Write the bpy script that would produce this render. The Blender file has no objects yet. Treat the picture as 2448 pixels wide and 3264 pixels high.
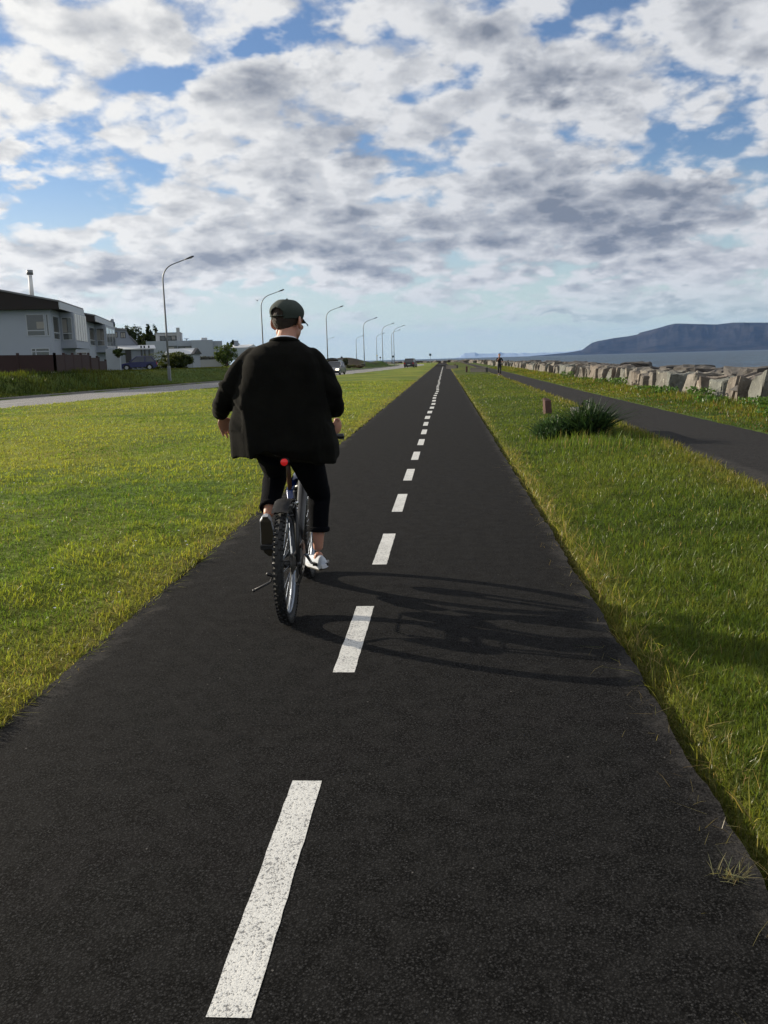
import bpy, bmesh, math, random
import numpy as np
from math import sin, cos, tan, atan, atan2, radians, pi, sqrt, exp
from mathutils import Vector, Matrix, Euler
random.seed(7)
RNG = np.random.default_rng(11)
scene = bpy.context.scene
COL = scene.collection

# ------------------------------------------------------------ camera
F = 2780.0; CAMH = 1.48
YAW = radians(4.15); ROLL = radians(1.6)
PITCH = atan((1632 - 1148) * cos(ROLL) / F)
fwd = Vector((-sin(YAW) * cos(PITCH), cos(YAW) * cos(PITCH), -sin(PITCH)))
rt0 = Vector((cos(YAW), sin(YAW), 0)); up0 = rt0.cross(fwd)
rt = rt0 * cos(ROLL) - up0 * sin(ROLL); up = up0 * cos(ROLL) + rt0 * sin(ROLL)
cam_d = bpy.data.cameras.new('camera')
cam = bpy.data.objects.new('camera', cam_d); COL.objects.link(cam)
m = Matrix((rt, up, -fwd)).transposed().to_4x4(); m.translation = (0, 0, CAMH)
cam.matrix_world = m
cam_d.sensor_fit = 'HORIZONTAL'; cam_d.sensor_width = 36.0
cam_d.lens = 36.0 * F / 2448.0
cam_d.clip_start = 0.05; cam_d.clip_end = 150000
scene.camera = cam

def ray(u, v):
    return (fwd * F + rt * (u - 1224) - up * (v - 1632)).normalized()
def at(u, v, Y):            # world point seen at photo pixel (u,v) at distance Y along the path
    d = ray(u, v); return Vector((0, 0, CAMH)) + d * (Y / d.y)
def azel(u, v):
    d = ray(u, v); return atan2(d.x, d.y), math.asin(d.z)

# ------------------------------------------------------------ light
SUN = Vector((-2.96, 1.37, 1.0)).normalized()
SUN_EL = math.asin(SUN.z); SUN_AZ = atan2(SUN.x, SUN.y)
sd = bpy.data.lights.new('sun', 'SUN'); sd.energy = 5.0; sd.angle = radians(0.53); sd.color = (1.0, 0.89, 0.72)
so = bpy.data.objects.new('sun', sd); COL.objects.link(so)
so.rotation_euler = SUN.to_track_quat('Z', 'Y').to_euler(); so.location = SUN * 60
scene.view_settings.view_transform = 'Standard'; scene.view_settings.look = 'None'
scene.view_settings.exposure = 0.6; scene.view_settings.gamma = 1.0
scene.view_settings.use_curve_mapping = False

# ------------------------------------------------------------ sky
class NT:
    """tiny helper to wire math nodes"""
    def __init__(s, tree): s.t = tree; s.n = tree.nodes; s.l = tree.links
    def new(s, ty, **k):
        n = s.n.new(ty)
        for a, b in k.items(): setattr(n, a, b)
        return n
    def put(s, sock, v):
        if isinstance(v, bpy.types.NodeSocket): s.l.new(v, sock)
        elif v is not None: sock.default_value = v
    def math(s, op, a, b=None, c=None, clamp=False):
        n = s.new('ShaderNodeMath', operation=op, use_clamp=clamp)
        s.put(n.inputs[0], a)
        if b is not None: s.put(n.inputs[1], b)
        if c is not None: s.put(n.inputs[2], c)
        return n.outputs[0]
    def vec(s, op, a, b=None):
        n = s.new('ShaderNodeVectorMath', operation=op); s.put(n.inputs[0], a)
        if b is not None:
            if op == 'SCALE': s.put(n.inputs['Scale'], b)
            else: s.put(n.inputs[1], b)
        return n.outputs['Value'] if op in ('LENGTH', 'DOT_PRODUCT', 'DISTANCE') else n.outputs['Vector']
    def mr(s, v, a, b, c=0.0, d=1.0, smooth=True):
        n = s.new('ShaderNodeMapRange', interpolation_type='SMOOTHSTEP' if smooth else 'LINEAR')
        s.put(n.inputs['Value'], v); s.put(n.inputs['From Min'], a); s.put(n.inputs['From Max'], b)
        s.put(n.inputs['To Min'], c); s.put(n.inputs['To Max'], d); return n.outputs[0]
    def noise(s, vec, scale, detail=4, rough=0.55, lac=2.0, dist=0.0, col=False, ntype=None):
        n = s.new('ShaderNodeTexNoise'); 
        if vec is not None: s.put(n.inputs['Vector'], vec)
        n.inputs['Scale'].default_value = scale; n.inputs['Detail'].default_value = detail
        n.inputs['Roughness'].default_value = rough; n.inputs['Lacunarity'].default_value = lac
        n.inputs['Distortion'].default_value = dist
        return n.outputs['Color'] if col else n.outputs['Fac']
    def voro(s, vec, scale, feat='F1', out='Distance'):
        n = s.new('ShaderNodeTexVoronoi', feature=feat); s.put(n.inputs['Vector'], vec)
        n.inputs['Scale'].default_value = scale; return n.outputs[out]
    def mix(s, f, a, b, blend='MIX'):
        n = s.new('ShaderNodeMix', data_type='RGBA', blend_type=blend); s.put(n.inputs[0], f)
        for i, v in ((6, a), (7, b)):
            if isinstance(v, tuple) and len(v) == 3: v = v + (1.0,)
            s.put(n.inputs[i], v)
        return n.outputs[2]
    def comb(s, x, y, z=0.0):
        n = s.new('ShaderNodeCombineXYZ'); s.put(n.inputs[0], x); s.put(n.inputs[1], y); s.put(n.inputs[2], z); return n.outputs[0]
    def sep(s, v):
        n = s.new('ShaderNodeSeparateXYZ'); s.put(n.inputs[0], v); return n.outputs
    def bump(s, h, strength=0.5, dist=0.01, nrm=None):
        n = s.new('ShaderNodeBump'); s.put(n.inputs['Height'], h); n.inputs['Strength'].default_value = strength
        n.inputs['Distance'].default_value = dist
        if nrm is not None: s.put(n.inputs['Normal'], nrm)
        return n.outputs[0]

world = bpy.data.worlds.new("World"); scene.world = world; world.use_nodes = True
w = NT(world.node_tree); w.n.clear()
out = w.new('ShaderNodeOutputWorld'); bg = w.new('ShaderNodeBackground')
w.l.new(bg.outputs[0], out.inputs['Surface'])
sky = w.new('ShaderNodeTexSky', sky_type='NISHITA'); sky.sun_disc = False
sky.sun_elevation = SUN_EL; sky.sun_rotation = SUN_AZ
sky.air_density = 1.0; sky.dust_density = 0.35; sky.ozone_density = 2.0; sky.altitude = 10
tc = w.new('ShaderNodeTexCoord'); D = tc.outputs['Generated']
dx, dy, dz = w.sep(D)
az = w.math('ARCTAN2', dx, dy); el = w.math('ARCSINE', dz)
zc = w.math('MAXIMUM', dz, 0.0)
den = w.math('MULTIPLY', w.math('ADD', zc, 0.34), 0.60)
px = w.math('DIVIDE', dx, den); py = w.math('DIVIDE', dy, den)
P0 = w.comb(px, py, 0.0)
# ragged warp shared by the layout blobs
wn = w.noise(P0, 2.3, 5, 0.6, col=True)
wv = w.vec('SUBTRACT', wn, (0.5, 0.5, 0.5))
AE = w.vec('ADD', w.comb(az, el, 0.0), w.vec('MULTIPLY', wv, (0.30, 0.17, 0.0)))
def blobs(lst):
    tot = None
    for (u, v, ru, rv, amt) in lst:
        a0, e0 = azel(u, v)
        q = w.vec('SUBTRACT', AE, (a0, e0, 0.0))
        q = w.vec('MULTIPLY', q, (F / ru, F / rv, 0.0))
        f = w.mr(w.vec('LENGTH', q), 1.25, 0.15, 0.0, amt)
        tot = f if tot is None else w.math('ADD', tot, f)
    return tot
# + = more cloud, - = blue gap  (photo u, v, radius u, radius v, amount)
LAY = [(930, 115, 130, 75, -.34), (1080, 60, 60, 40, -.12), (560, 240, 150, 70, -.24), (160, 480, 330, 60, -.14), (130, 660, 260, 95, -.32), (380, 610, 200, 120, -.16),
       (80, 580, 130, 60, .24), (500, 330, 130, 40, -.06), (640, 470, 90, 50, -.10), (1420, 270, 170, 45, -.13), (1330, 380, 100, 36, -.08),
       (1950, 90, 190, 110, -.30), (2230, 300, 280, 90, -.20), (2200, 430, 330, 110, -.30), (2330, 520, 220, 70, -.16), (1980, 230, 120, 50, -.02), (2200, 350, 160, 45, .26),
       (2300, 130, 170, 110, .20), (1400, 500, 90, 60, -.03), (930, 540, 90, 30, -.12), (1600, 480, 120, 60, .04),
       (400, 120, 300, 120, .16), (900, 330, 330, 130, .18), (1450, 120, 260, 90, .16), (1750, 300, 260, 80, .18), (1000, 560, 340, 80, .12),
       (500, 470, 260, 60, .12), (1900, 680, 600, 140, .2), (1100, 720, 600, 110, .14), (350, 850, 500, 70, .16), (1500, 820, 900, 60, .1),
       (1350, 985, 560, 30, -.26), (700, 1010, 500, 40, -.12), (1500, 1080, 900, 40, -.36), (500, 1060, 700, 50, -.26), (900, 980, 500, 40, -.2), (1000, 1100, 1500, 45, -.25), (2100, 1010, 480, 30, .22), (1700, 1035, 350, 16, .16)]
lay = blobs(LAY)
# thick, shaded cloud bellies (broad)
BEL = [(1000, 300, 200, 90, .34), (1180, 430, 320, 75, .44), (780, 560, 260, 70, .12), (1380, 110, 170, 50, .25), (1750, 320, 180, 55, .38), (1270, 490, 230, 60, .25),
       (2000, 700, 460, 110, .42), (1300, 760, 480, 80, .34), (2300, 620, 260, 80, .22), (330, 890, 300, 55, .35), (1900, 860, 420, 40, .38), (800, 700, 260, 50, .14),
       (60, 130, 140, 45, .30), (300, 260, 220, 60, .10), (1800, 560, 250, 60, .3), (2250, 350, 120, 30, .2), (2150, 1030, 360, 24, .4), (1000, 850, 500, 50, .25)]
bel = blobs(BEL)
def dens(off):
    p = w.vec('ADD', P0, off)
    wp = w.vec('ADD', p, w.vec('SCALE', wv, 0.22))
    big = w.noise(wp, 1.15, 2, 0.5)
    fine = w.noise(p, 5.4, 7, 0.58, dist=0.1)
    cell = w.voro(w.vec('ADD', p, w.vec('SCALE', wv, 0.30)), 8.0, 'F1')
    s = w.math('ADD', w.math('MULTIPLY', big, 0.42), w.math('MULTIPLY', fine, 0.95))
    s = w.math('ADD', s, w.math('MULTIPLY', w.math('SUBTRACT', 0.36, cell), 0.36))
    return s
s0 = dens((7.3, 2.1, 0.0))
sdir = Vector((SUN.x, SUN.y, 0)).normalized() * 0.065
s1 = dens((7.3 + sdir.x, 2.1 + sdir.y, 0.0))
d0 = w.math('ADD', s0, lay)
alpha = w.mr(d0, 0.375, 0.645)
thick = w.math('ADD', w.mr(d0, 0.60, 1.05, 0.0, 0.75), bel)
lit = w.mr(w.math('SUBTRACT', s0, s1), -0.20, 0.20)          # >0: side that faces the sun
# finer puffs on the bellies
puff = w.noise(w.vec('ADD', P0, (3.0, 9.0, 0.0)), 7.5, 6, 0.62)
shade = w.math('ADD', thick, w.math('MULTIPLY', w.math('SUBTRACT', 0.5, lit), 0.62))
shade = w.math('ADD', shade, w.math('MULTIPLY', w.math('SUBTRACT', puff, 0.42), 0.90), clamp=True)
# towards the sun the clouds glow brighter
sundot = w.vec('DOT_PRODUCT', D, tuple(SUN))
glow = w.mr(sundot, 0.35, 1.0, 0.0, 1.0)
bright = w.mix(glow, (0.74, 0.75, 0.77), (1.04, 1.02, 0.97))
dark = w.mix(glow, (0.21, 0.24, 0.30), (0.42, 0.44, 0.48))
ccol = w.mix(shade, bright, dark)
lp = w.vec('MULTIPLY', sky.outputs[0], (0.094, 0.103, 0.122))
# thin veil of high haze low in the sky
veil = w.mr(el, 0.22, 0.0, 0.0, 0.85)
vcol = w.mix(glow, (0.66, 0.78, 0.72), (0.92, 0.94, 0.87))
skyc = w.mix(veil, lp, vcol)
dist_fade = w.mr(el, 0.0, 0.09, 0.0, 1.0)
fin = w.mix(w.math('MULTIPLY', alpha, dist_fade), skyc, ccol)
fin = w.vec('SCALE', fin, 1 / 0.12)
w.l.new(fin, bg.inputs['Color']); bg.inputs['Strength'].default_value = 0.12 / 2 ** 0.6
world.cycles.sampling_method = 'MANUAL'; world.cycles.sample_map_resolution = 512

# ------------------------------------------------------------ helpers
def tag(o, label=None, cat=None, group=None, kind=None):
    if label: o['label'] = label
    if cat: o['category'] = cat
    if group: o['group'] = group
    if kind: o['kind'] = kind
    return o
def link_mesh(name, me, mat=None, parent=None, loc=None, rot=None):
    o = bpy.data.objects.new(name, me); COL.objects.link(o)
    if mat is not None:
        for mm in (mat if isinstance(mat, (list, tuple)) else [mat]): me.materials.append(mm)
    if parent is not None: o.parent = parent
    if loc is not None: o.location = loc
    if rot is not None: o.rotation_euler = rot
    return o
def mesh_np(name, V, faces_idx, loop_counts=None, smooth=False):
    """V (n,3); faces_idx flat loop vertex list, loop_counts per face (or int)"""
    me = bpy.data.meshes.new(name)
    V = np.asarray(V, np.float32); L = np.asarray(faces_idx, np.int32).ravel()
    if isinstance(loop_counts, int): nf = len(L) // loop_counts; cnt = np.full(nf, loop_counts, np.int32)
    else: cnt = np.asarray(loop_counts, np.int32); nf = len(cnt)
    st = np.zeros(nf, np.int32); st[1:] = np.cumsum(cnt)[:-1]
    me.vertices.add(len(V)); me.vertices.foreach_set('co', V.ravel())
    me.loops.add(len(L)); me.loops.foreach_set('vertex_index', L)
    me.polygons.add(nf); me.polygons.foreach_set('loop_start', st)
    try: me.polygons.foreach_set('loop_total', cnt)
    except Exception: pass
    me.polygons.foreach_set('use_smooth', np.full(nf, bool(smooth)))
    me.update(calc_edges=True)
    return me
def set_col(me, name, cols):
    a = me.attributes.new(name, 'FLOAT_COLOR', 'POINT')
    c = np.ones((len(me.vertices), 4), np.float32); c[:, :cols.shape[1]] = cols
    a.data.foreach_set('color', c.ravel())
class MB:
    """collects simple solids into one mesh"""
    def __init__(s): s.bm = bmesh.new()
    def box(s, x0, x1, y0, y1, z0, z1, bev=0.0, M=None):
        r = bmesh.ops.create_cube(s.bm, size=1.0)['verts']
        for v in r:
            v.co = Vector((x0 + (v.co.x + .5) * (x1 - x0), y0 + (v.co.y + .5) * (y1 - y0), z0 + (v.co.z + .5) * (z1 - z0)))
            if M: v.co = M @ v.co
        if bev:
            es = list({e for v in r for e in v.link_edges}); bmesh.ops.bevel(s.bm, geom=es, offset=bev, segments=2, profile=0.7, affect='EDGES')
        return s
    def poly(s, pts, faces):
        vs = [s.bm.verts.new(p) for p in pts]
        for f in faces:
            try: s.bm.faces.new([vs[i] for i in f])
            except ValueError: pass
        return s
    def prism(s, prof, axis, a0, a1):
        """prof: closed list of 2-D points; extruded along axis ('x' or 'y' or 'z')"""
        def P(p, a): return {'x': (a, p[0], p[1]), 'y': (p[0], a, p[1]), 'z': (p[0], p[1], a)}[axis]
        n = len(prof)
        v0 = [s.bm.verts.new(P(p, a0)) for p in prof]; v1 = [s.bm.verts.new(P(p, a1)) for p in prof]
        s.bm.faces.new(v0); s.bm.faces.new(v1[::-1])
        for i in range(n): s.bm.faces.new((v0[i], v0[(i + 1) % n], v1[(i + 1) % n], v1[i]))
        return s
    def tube(s, pts, rad, seg=8, cap=True, flat=1.0):
        pts = [Vector(p) for p in pts]; n = len(pts)
        rad = [rad] * n if not hasattr(rad, '__len__') else rad
        rings = []; prev = None
        for i, p in enumerate(pts):
            t = (pts[min(i + 1, n - 1)] - pts[max(i - 1, 0)]).normalized()
            if prev is None:
                a = Vector((0, 0, 1)) if abs(t.z) < 0.9 else Vector((1, 0, 0))
                nx = t.cross(a).normalized()
            else:
                nx = (prev - t * prev.dot(t)).normalized()
            prev = nx; ny = t.cross(nx)
            rings.append([s.bm.verts.new(p + (nx * cos(2 * pi * k / seg) + ny * sin(2 * pi * k / seg) * flat) * rad[i]) for k in range(seg)])
        for a, b in zip(rings[:-1], rings[1:]):
            for k in range(seg): s.bm.faces.new((a[k], a[(k + 1) % seg], b[(k + 1) % seg], b[k]))
        if cap: s.bm.faces.new(rings[0][::-1]); s.bm.faces.new(rings[-1])
        return s
    def torus(s, c, R, r, axis='x', seg=48, sub=10, rw=None):
        """ring in the plane perpendicular to axis x; rw: half width across"""
        c = Vector(c); rw = rw or r; rings = []
        for i in range(seg):
            a = 2 * pi * i / seg; d = Vector((0, cos(a), sin(a)))
            rings.append([s.bm.verts.new(c + d * (R + r * cos(2 * pi * k / sub)) + Vector((rw * sin(2 * pi * k / sub), 0, 0))) for k in range(sub)])
        for i in range(seg):
            a, b = rings[i], rings[(i + 1) % seg]
            for k in range(sub): s.bm.faces.new((a[k], a[(k + 1) % sub], b[(k + 1) % sub], b[k]))
        return s
    def ball(s, c, r, sc=(1, 1, 1), sub=2):
        vs = bmesh.ops.create_icosphere(s.bm, subdivisions=sub, radius=r)['verts']
        for v in vs: v.co = Vector((v.co.x * sc[0], v.co.y * sc[1], v.co.z * sc[2])) + Vector(c)
        return s
    def cyl(s, p0, p1, r0, r1=None, seg=16):
        return s.tube([p0, p1], [r0, r1 if r1 is not None else r0], seg)
    def xform(s, M):
        bmesh.ops.transform(s.bm, matrix=M, verts=s.bm.verts); return s
    def build(s, name, mat=None, parent=None, smooth=False, loc=None, rot=None):
        bmesh.ops.recalc_face_normals(s.bm, faces=s.bm.faces)
        me = bpy.data.meshes.new(name); s.bm.to_mesh(me); s.bm.free()
        if smooth:
            me.polygons.foreach_set('use_smooth', np.ones(len(me.polygons), bool))
        return link_mesh(name, me, mat, parent, loc, rot)
def empty(name, loc=(0, 0, 0), rz=0.0, parent=None):
    o = bpy.data.objects.new(name, None); COL.objects.link(o); o.location = loc; o.rotation_euler = (0, 0, rz)
    o.empty_display_size = 0.2
    if parent: o.parent = parent
    return o
def children(o): return [c for c in bpy.data.objects if c.parent == o]
def copy_tree(o, parent=None):
    c = o.copy(); COL.objects.link(c)
    if parent is not None: c.parent = parent
    for ch in children(o):
        copy_tree(ch, c)
    return c
def bake(o, name):
    """apply modifiers of a temp object -> mesh"""
    dg = bpy.context.evaluated_depsgraph_get(); dg.update()
    me = bpy.data.meshes.new_from_object(o.evaluated_get(dg)); me.name = name
    bpy.data.objects.remove(o); return me

# value noise on arrays
_perm = np.random.default_rng(3).random((256, 256)).astype(np.float32)
def vn(x, y, s=1.0, ox=0.0):
    x = np.asarray(x, float) / s + ox; y = np.asarray(y, float) / s + ox * 1.7
    xi = np.floor(x).astype(int); yi = np.floor(y).astype(int); fx = x - xi; fy = y - yi
    fx = fx * fx * (3 - 2 * fx); fy = fy * fy * (3 - 2 * fy)
    g = lambda a, b: _perm[a & 255, b & 255]
    return (g(xi, yi) * (1 - fx) + g(xi + 1, yi) * fx) * (1 - fy) + (g(xi, yi + 1) * (1 - fx) + g(xi + 1, yi + 1) * fx) * fy
def fbm(x, y, s=1.0, o=3, ox=0.0):
    t = 0; a = 0.5; n = 0
    for i in range(o): t = t + a * vn(x, y, s / 2 ** i, ox + 13.7 * i); n += a; a *= .5
    return t / n
def sm(x, a, b):
    t = np.clip((np.asarray(x, float) - a) / (b - a), 0, 1); return t * t * (3 - 2 * t)

# ------------------------------------------------------------ materials
def mat(name, col=(.5, .5, .5), rough=0.6, metal=0.0, spec=0.5, emit=None, es=1.0):
    m = bpy.data.materials.new(name); m.use_nodes = True
    b = m.node_tree.nodes['Principled BSDF']
    b.inputs['Base Color'].default_value = (*col, 1); b.inputs['Roughness'].default_value = rough
    b.inputs['Metallic'].default_value = metal; b.inputs['Specular IOR Level'].default_value = spec
    if emit: b.inputs['Emission Color'].default_value = (*emit, 1); b.inputs['Emission Strength'].default_value = es
    return m
def nmat(name, fn, **k):
    m = mat(name, **k); t = NT(m.node_tree); b = m.node_tree.nodes['Principled BSDF']
    fn(t, b); return m
def varied(name, col, amt=0.25, scale=3.0, rough=0.6, bump=0.0, bscale=40, **k):
    def f(t, b):
        co = t.new('ShaderNodeTexCoord').outputs['Object']
        n = t.noise(co, scale, 5, 0.6)
        c = t.mix(n, tuple(x * (1 - amt) for x in col), tuple(min(1, x * (1 + amt)) for x in col))
        t.l.new(c, b.inputs['Base Color'])
        if bump: t.l.new(t.bump(t.noise(co, bscale, 4, 0.6), bump, 0.02), b.inputs['Normal'])
    return nmat(name, f, col=col, rough=rough, **k)

def f_asphalt(base, warm, agg=170.0, edges=None):
    def f(t, b):
        co = t.new('ShaderNodeTexCoord').outputs['Object']
        big = t.noise(co, 0.45, 4, 0.6); mid = t.noise(co, 9, 4, 0.65)
        v = t.voro(co, agg); vc = t.voro(co, agg, out='Color')
        g = t.sep(vc)[0]; pores = t.mr(t.noise(co, agg * .45, 3, 0.7), 0.30, 0.48)
        c = t.mix(big, base, warm)
        c = t.mix(t.math('MULTIPLY', t.mr(g, 0.45, 1.0), 0.75), c, tuple(x * 2.4 for x in base))
        c = t.mix(t.mr(v, .42, .60), c, tuple(x * .25 for x in base))
        gr = t.noise(co, agg * .62, 4, .8); c = t.mix(t.mr(gr, .38, .64), t.vec('SCALE', c, .30), t.vec('SCALE', c, 1.6)); gr2 = t.noise(co, agg * 1.7, 2, .8); c = t.mix(t.mr(gr2, .30, .70), t.vec('SCALE', c, .55), t.vec('SCALE', c, 1.45))
        c = t.mix(pores, tuple(x * .35 for x in base), c)
        c = t.mix(t.mr(mid, 0.35, 0.7, 0.0, 0.35), c, tuple(x * 1.5 for x in warm))
        speck = t.mr(t.sep(t.voro(co, agg * .5, out='Color'))[1], 0.9985, 0.9992)
        c = t.mix(t.math('MULTIPLY', speck, t.mr(t.voro(co, agg * .5), .35, .2)), c, (.10, .095, .09))
        if edges:
            x = t.sep(co)[0]; yv = t.sep(co)[1]
            ex = t.math('SUBTRACT', t.math('ABSOLUTE', t.math('SUBTRACT', x, edges[0])), edges[1])   # >0 outside
            n2 = t.math('ADD', t.math('MULTIPLY', t.noise(co, 3.0, 6, 0.75), .7), t.math('MULTIPLY', t.noise(co, 45, 3, 0.7), .3))
            e = t.math('ADD', ex, t.math('MULTIPLY', t.math('SUBTRACT', n2, 0.55), 0.75))
            c = t.mix(t.math('MULTIPLY', t.mr(e, -0.06, 0.08, 0, .75), t.mr(gr, .38, .55, .25, 1.0)), c, (.050, .047, .044))
        t.l.new(c, b.inputs['Base Color'])
        h = t.math('ADD', t.math('MULTIPLY', v, -1.0), t.math('MULTIPLY', g, .5))
        t.l.new(t.bump(h, 0.35, 0.003), b.inputs['Normal'])
    return f
M_asph = nmat('asphalt_dark', f_asphalt((.0138, .0138, .0140), (.0152, .0150, .0148), 150, (-0.49, 1.30)), rough=0.95, spec=0.06)
M_asph2 = nmat('asphalt_walk', f_asphalt((.026, .0255, .026), (.030, .0285, .028), 120, (4.9, 1.0)), rough=0.95, spec=0.08)
M_road = nmat('asphalt_road', f_asphalt((.20, .195, .19), (.23, .22, .21), 60), rough=0.7, spec=0.5)

def f_paint(t, b):
    co = t.new('ShaderNodeTexCoord').outputs['Object']
    n = t.noise(co, 75, 3, 0.75); n2 = t.noise(co, 7, 3, 0.6); n3 = t.noise(co, 190, 2, .6)
    pit = t.math('MULTIPLY', t.mr(t.math('ADD', n, t.math('MULTIPLY', n2, 0.22)), 0.56, 0.47), 1.0)
    pit = t.math('MAXIMUM', pit, t.mr(n3, 0.40, 0.33))
    c = t.mix(n2, (.50, .50, .48), (.66, .66, .63)); c = t.mix(t.math('MULTIPLY', pit, .85), c, (.10, .10, .105))
    t.l.new(c, b.inputs['Base Color']); t.l.new(t.bump(t.math('SUBTRACT', n, pit), .6, .004), b.inputs['Normal'])
M_paint = nmat('road_paint', f_paint, rough=0.7)

def f_ground(t, b):
    co = t.new('ShaderNodeTexCoord').outputs['Object']
    at_ = t.new('ShaderNodeAttribute', attribute_name='Col').outputs['Color']
    n1 = t.noise(co, 14, 5, .7); n2 = t.noise(co, 1.1, 4, .6); n3 = t.noise(t.vec('MULTIPLY', co, (1, .35, 1)), 0.35, 4, .6)
    c = t.mix(t.mr(n1, .25, .75), t.vec('SCALE', at_, .55), t.vec('SCALE', at_, 1.35))
    c = t.mix(t.mr(n2, .3, .7), t.vec('SCALE', c, .85), t.vec('SCALE', c, 1.15))
    c = t.mix(t.mr(n3, .35, .7), t.vec('MULTIPLY', c, (.82, .95, .9)), t.vec('MULTIPLY', c, (1.18, 1.06, .9)))
    t.l.new(c, b.inputs['Base Color'])
    h = t.math('ADD', t.math('MULTIPLY', n1, .6), t.math('MULTIPLY', t.noise(co, 3.2, 5, .65), 1.6))
    t.l.new(t.bump(h, 1.0, 0.10), b.inputs['Normal'])
M_ground = nmat('ground_cover', f_ground, rough=0.95, spec=0.1)

def blade_mat(name, tr=0.5):
    m = bpy.data.materials.new(name); m.use_nodes = True; t = NT(m.node_tree); t.n.clear()
    o = t.new('ShaderNodeOutputMaterial'); a = t.new('ShaderNodeAttribute', attribute_name='Col').outputs['Color']
    d = t.new('ShaderNodeBsdfDiffuse'); l = t.new('ShaderNodeBsdfTranslucent'); g = t.new('ShaderNodeBsdfGlossy'); g.inputs['Roughness'].default_value = .35
    t.l.new(a, d.inputs['Color']); t.l.new(t.vec('MULTIPLY', a, (1.15, 1.1, .6)), l.inputs['Color'])
    g.inputs['Color'].default_value = (.5, .5, .5, 1)
    m1 = t.new('ShaderNodeMixShader'); m1.inputs[0].default_value = tr; t.l.new(d.outputs[0], m1.inputs[1]); t.l.new(l.outputs[0], m1.inputs[2])
    m2 = t.new('ShaderNodeMixShader'); m2.inputs[0].default_value = .025; t.l.new(m1.outputs[0], m2.inputs[1]); t.l.new(g.outputs[0], m2.inputs[2])
    t.l.new(m2.outputs[0], o.inputs['Surface']); return m
M_blade = blade_mat('grass_blades'); M_leaf = blade_mat('leaves', .35)

def f_sea(t, b):
    co = t.new('ShaderNodeTexCoord').outputs['Object']
    p = t.vec('MULTIPLY', co, (1.0, 0.55, 1.0))
    r = t.new('ShaderNodeVectorRotate', rotation_type='Z_AXIS'); t.l.new(co, r.inputs['Vector']); r.inputs['Angle'].default_value = radians(35)
    p = t.vec('MULTIPLY', r.outputs[0], (1.0, .45, 1.0))
    a = t.noise(p, 0.16, 6, .62); c_ = t.noise(p, .9, 4, .6); big = t.noise(p, .012, 4, .6); w2 = t.noise(p, .035, 5, .65)
    h = t.math('ADD', t.math('ADD', t.math('MULTIPLY', a, 2.2), t.math('MULTIPLY', c_, .35)), t.math('MULTIPLY', w2, 9.0))
    t.l.new(t.bump(h, 1.0, 1.4), b.inputs['Normal'])
    c = t.mix(t.mr(big, .35, .65), (.014, .044, .085), (.022, .062, .105))
    dk = t.mr(t.noise(t.vec('MULTIPLY', co, (1, .5, 1)), .10, 5, .7), .50, .62); c = t.mix(t.math('MULTIPLY', dk, .6), c, (.004, .012, .022))  # dark shading of the waves painted into the water colour as streaks
    foam = t.math('MULTIPLY', t.mr(t.noise(p, .5, 5, .7), .70, .76), t.mr(a, .55, .62))
    c = t.mix(foam, c, (.45, .5, .52))
    t.l.new(c, b.inputs['Base Color'])
M_sea = nmat('sea_water', f_sea, rough=0.42, spec=0.22)

def f_rock(t, b):
    oi = t.new('ShaderNodeObjectInfo').outputs['Random']
    co = t.new('ShaderNodeTexCoord').outputs['Object']; co = t.vec('ADD', co, t.comb(t.math('MULTIPLY', oi, 37.0), t.math('MULTIPLY', oi, 11.0), 0))
    n = t.noise(co, 2.2, 6, .65); n2 = t.noise(co, 14, 5, .7); st = t.noise(t.vec('MULTIPLY', co, (3, 3, .6)), 3, 4, .6)
    hue = t.mix(oi, (.165, .155, .135), (.165, .140, .118)); hue = t.mix(t.mr(t.math('FRACT', t.math('MULTIPLY', oi, 7.3)), .6, .9), hue, (.125, .13, .118))
    c = t.mix(t.mr(n, .3, .7), t.vec('SCALE', hue, .72), t.vec('SCALE', hue, 1.25))
    c = t.mix(t.mr(n2, .55, .75, 0, .55), c, (.36, .35, .30)); c = t.mix(t.mr(st, .62, .75, 0, .6), c, (.10, .092, .082))
    lich = t.mr(t.noise(co, 5.5, 3, .5), .66, .72); c = t.mix(t.math('MULTIPLY', lich, .6), c, (.45, .45, .36))
    t.l.new(c, b.inputs['Base Color'])
    t.l.new(t.bump(t.math('ADD', t.math('MULTIPLY', n2, .7), n), 1.0, .06), b.inputs['Normal'])
M_rock = nmat('wall_stone', f_rock, rough=0.9, spec=.25)
def f_rock2(t, b):
    co = t.new('ShaderNodeTexCoord').outputs['Object']; n = t.noise(co, 3, 6, .7)
    t.l.new(t.mix(n, (.035, .032, .03), (.10, .09, .08)), b.inputs['Base Color']); t.l.new(t.bump(n, 1, .08), b.inputs['Normal'])
M_rockd = nmat('dark_basalt', f_rock2, rough=.9)

# ------------------------------------------------------------ terrain
COAST = np.array([(9.0, -60), (9.0, 15), (9.15, 60), (9.8, 160), (10.4, 250), (8.0, 310), (-4, 350), (-30, 380), (-90, 405), (-400, 460), (-1500, 900)], float)
def coast_d(x, y):
    """signed distance: >0 on the sea side"""
    x = np.asarray(x, float); y = np.asarray(y, float); best = np.full(x.shape, 1e9); sgn = np.ones(x.shape)
    for (ax, ay), (bx, by) in zip(COAST[:-1], COAST[1:]):
        ex, ey = bx - ax, by - ay; L2 = ex * ex + ey * ey
        tt = np.clip(((x - ax) * ex + (y - ay) * ey) / L2, 0, 1)
        d = np.hypot(x - ax - tt * ex, y - ay - tt * ey)
        s = np.where((x - ax) * ey - (y - ay) * ex > 0, 1.0, -1.0)
        m_ = d < best - 1e-9; best = np.where(m_, d, best); sgn = np.where(m_, s, sgn)
    return best * sgn
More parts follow.
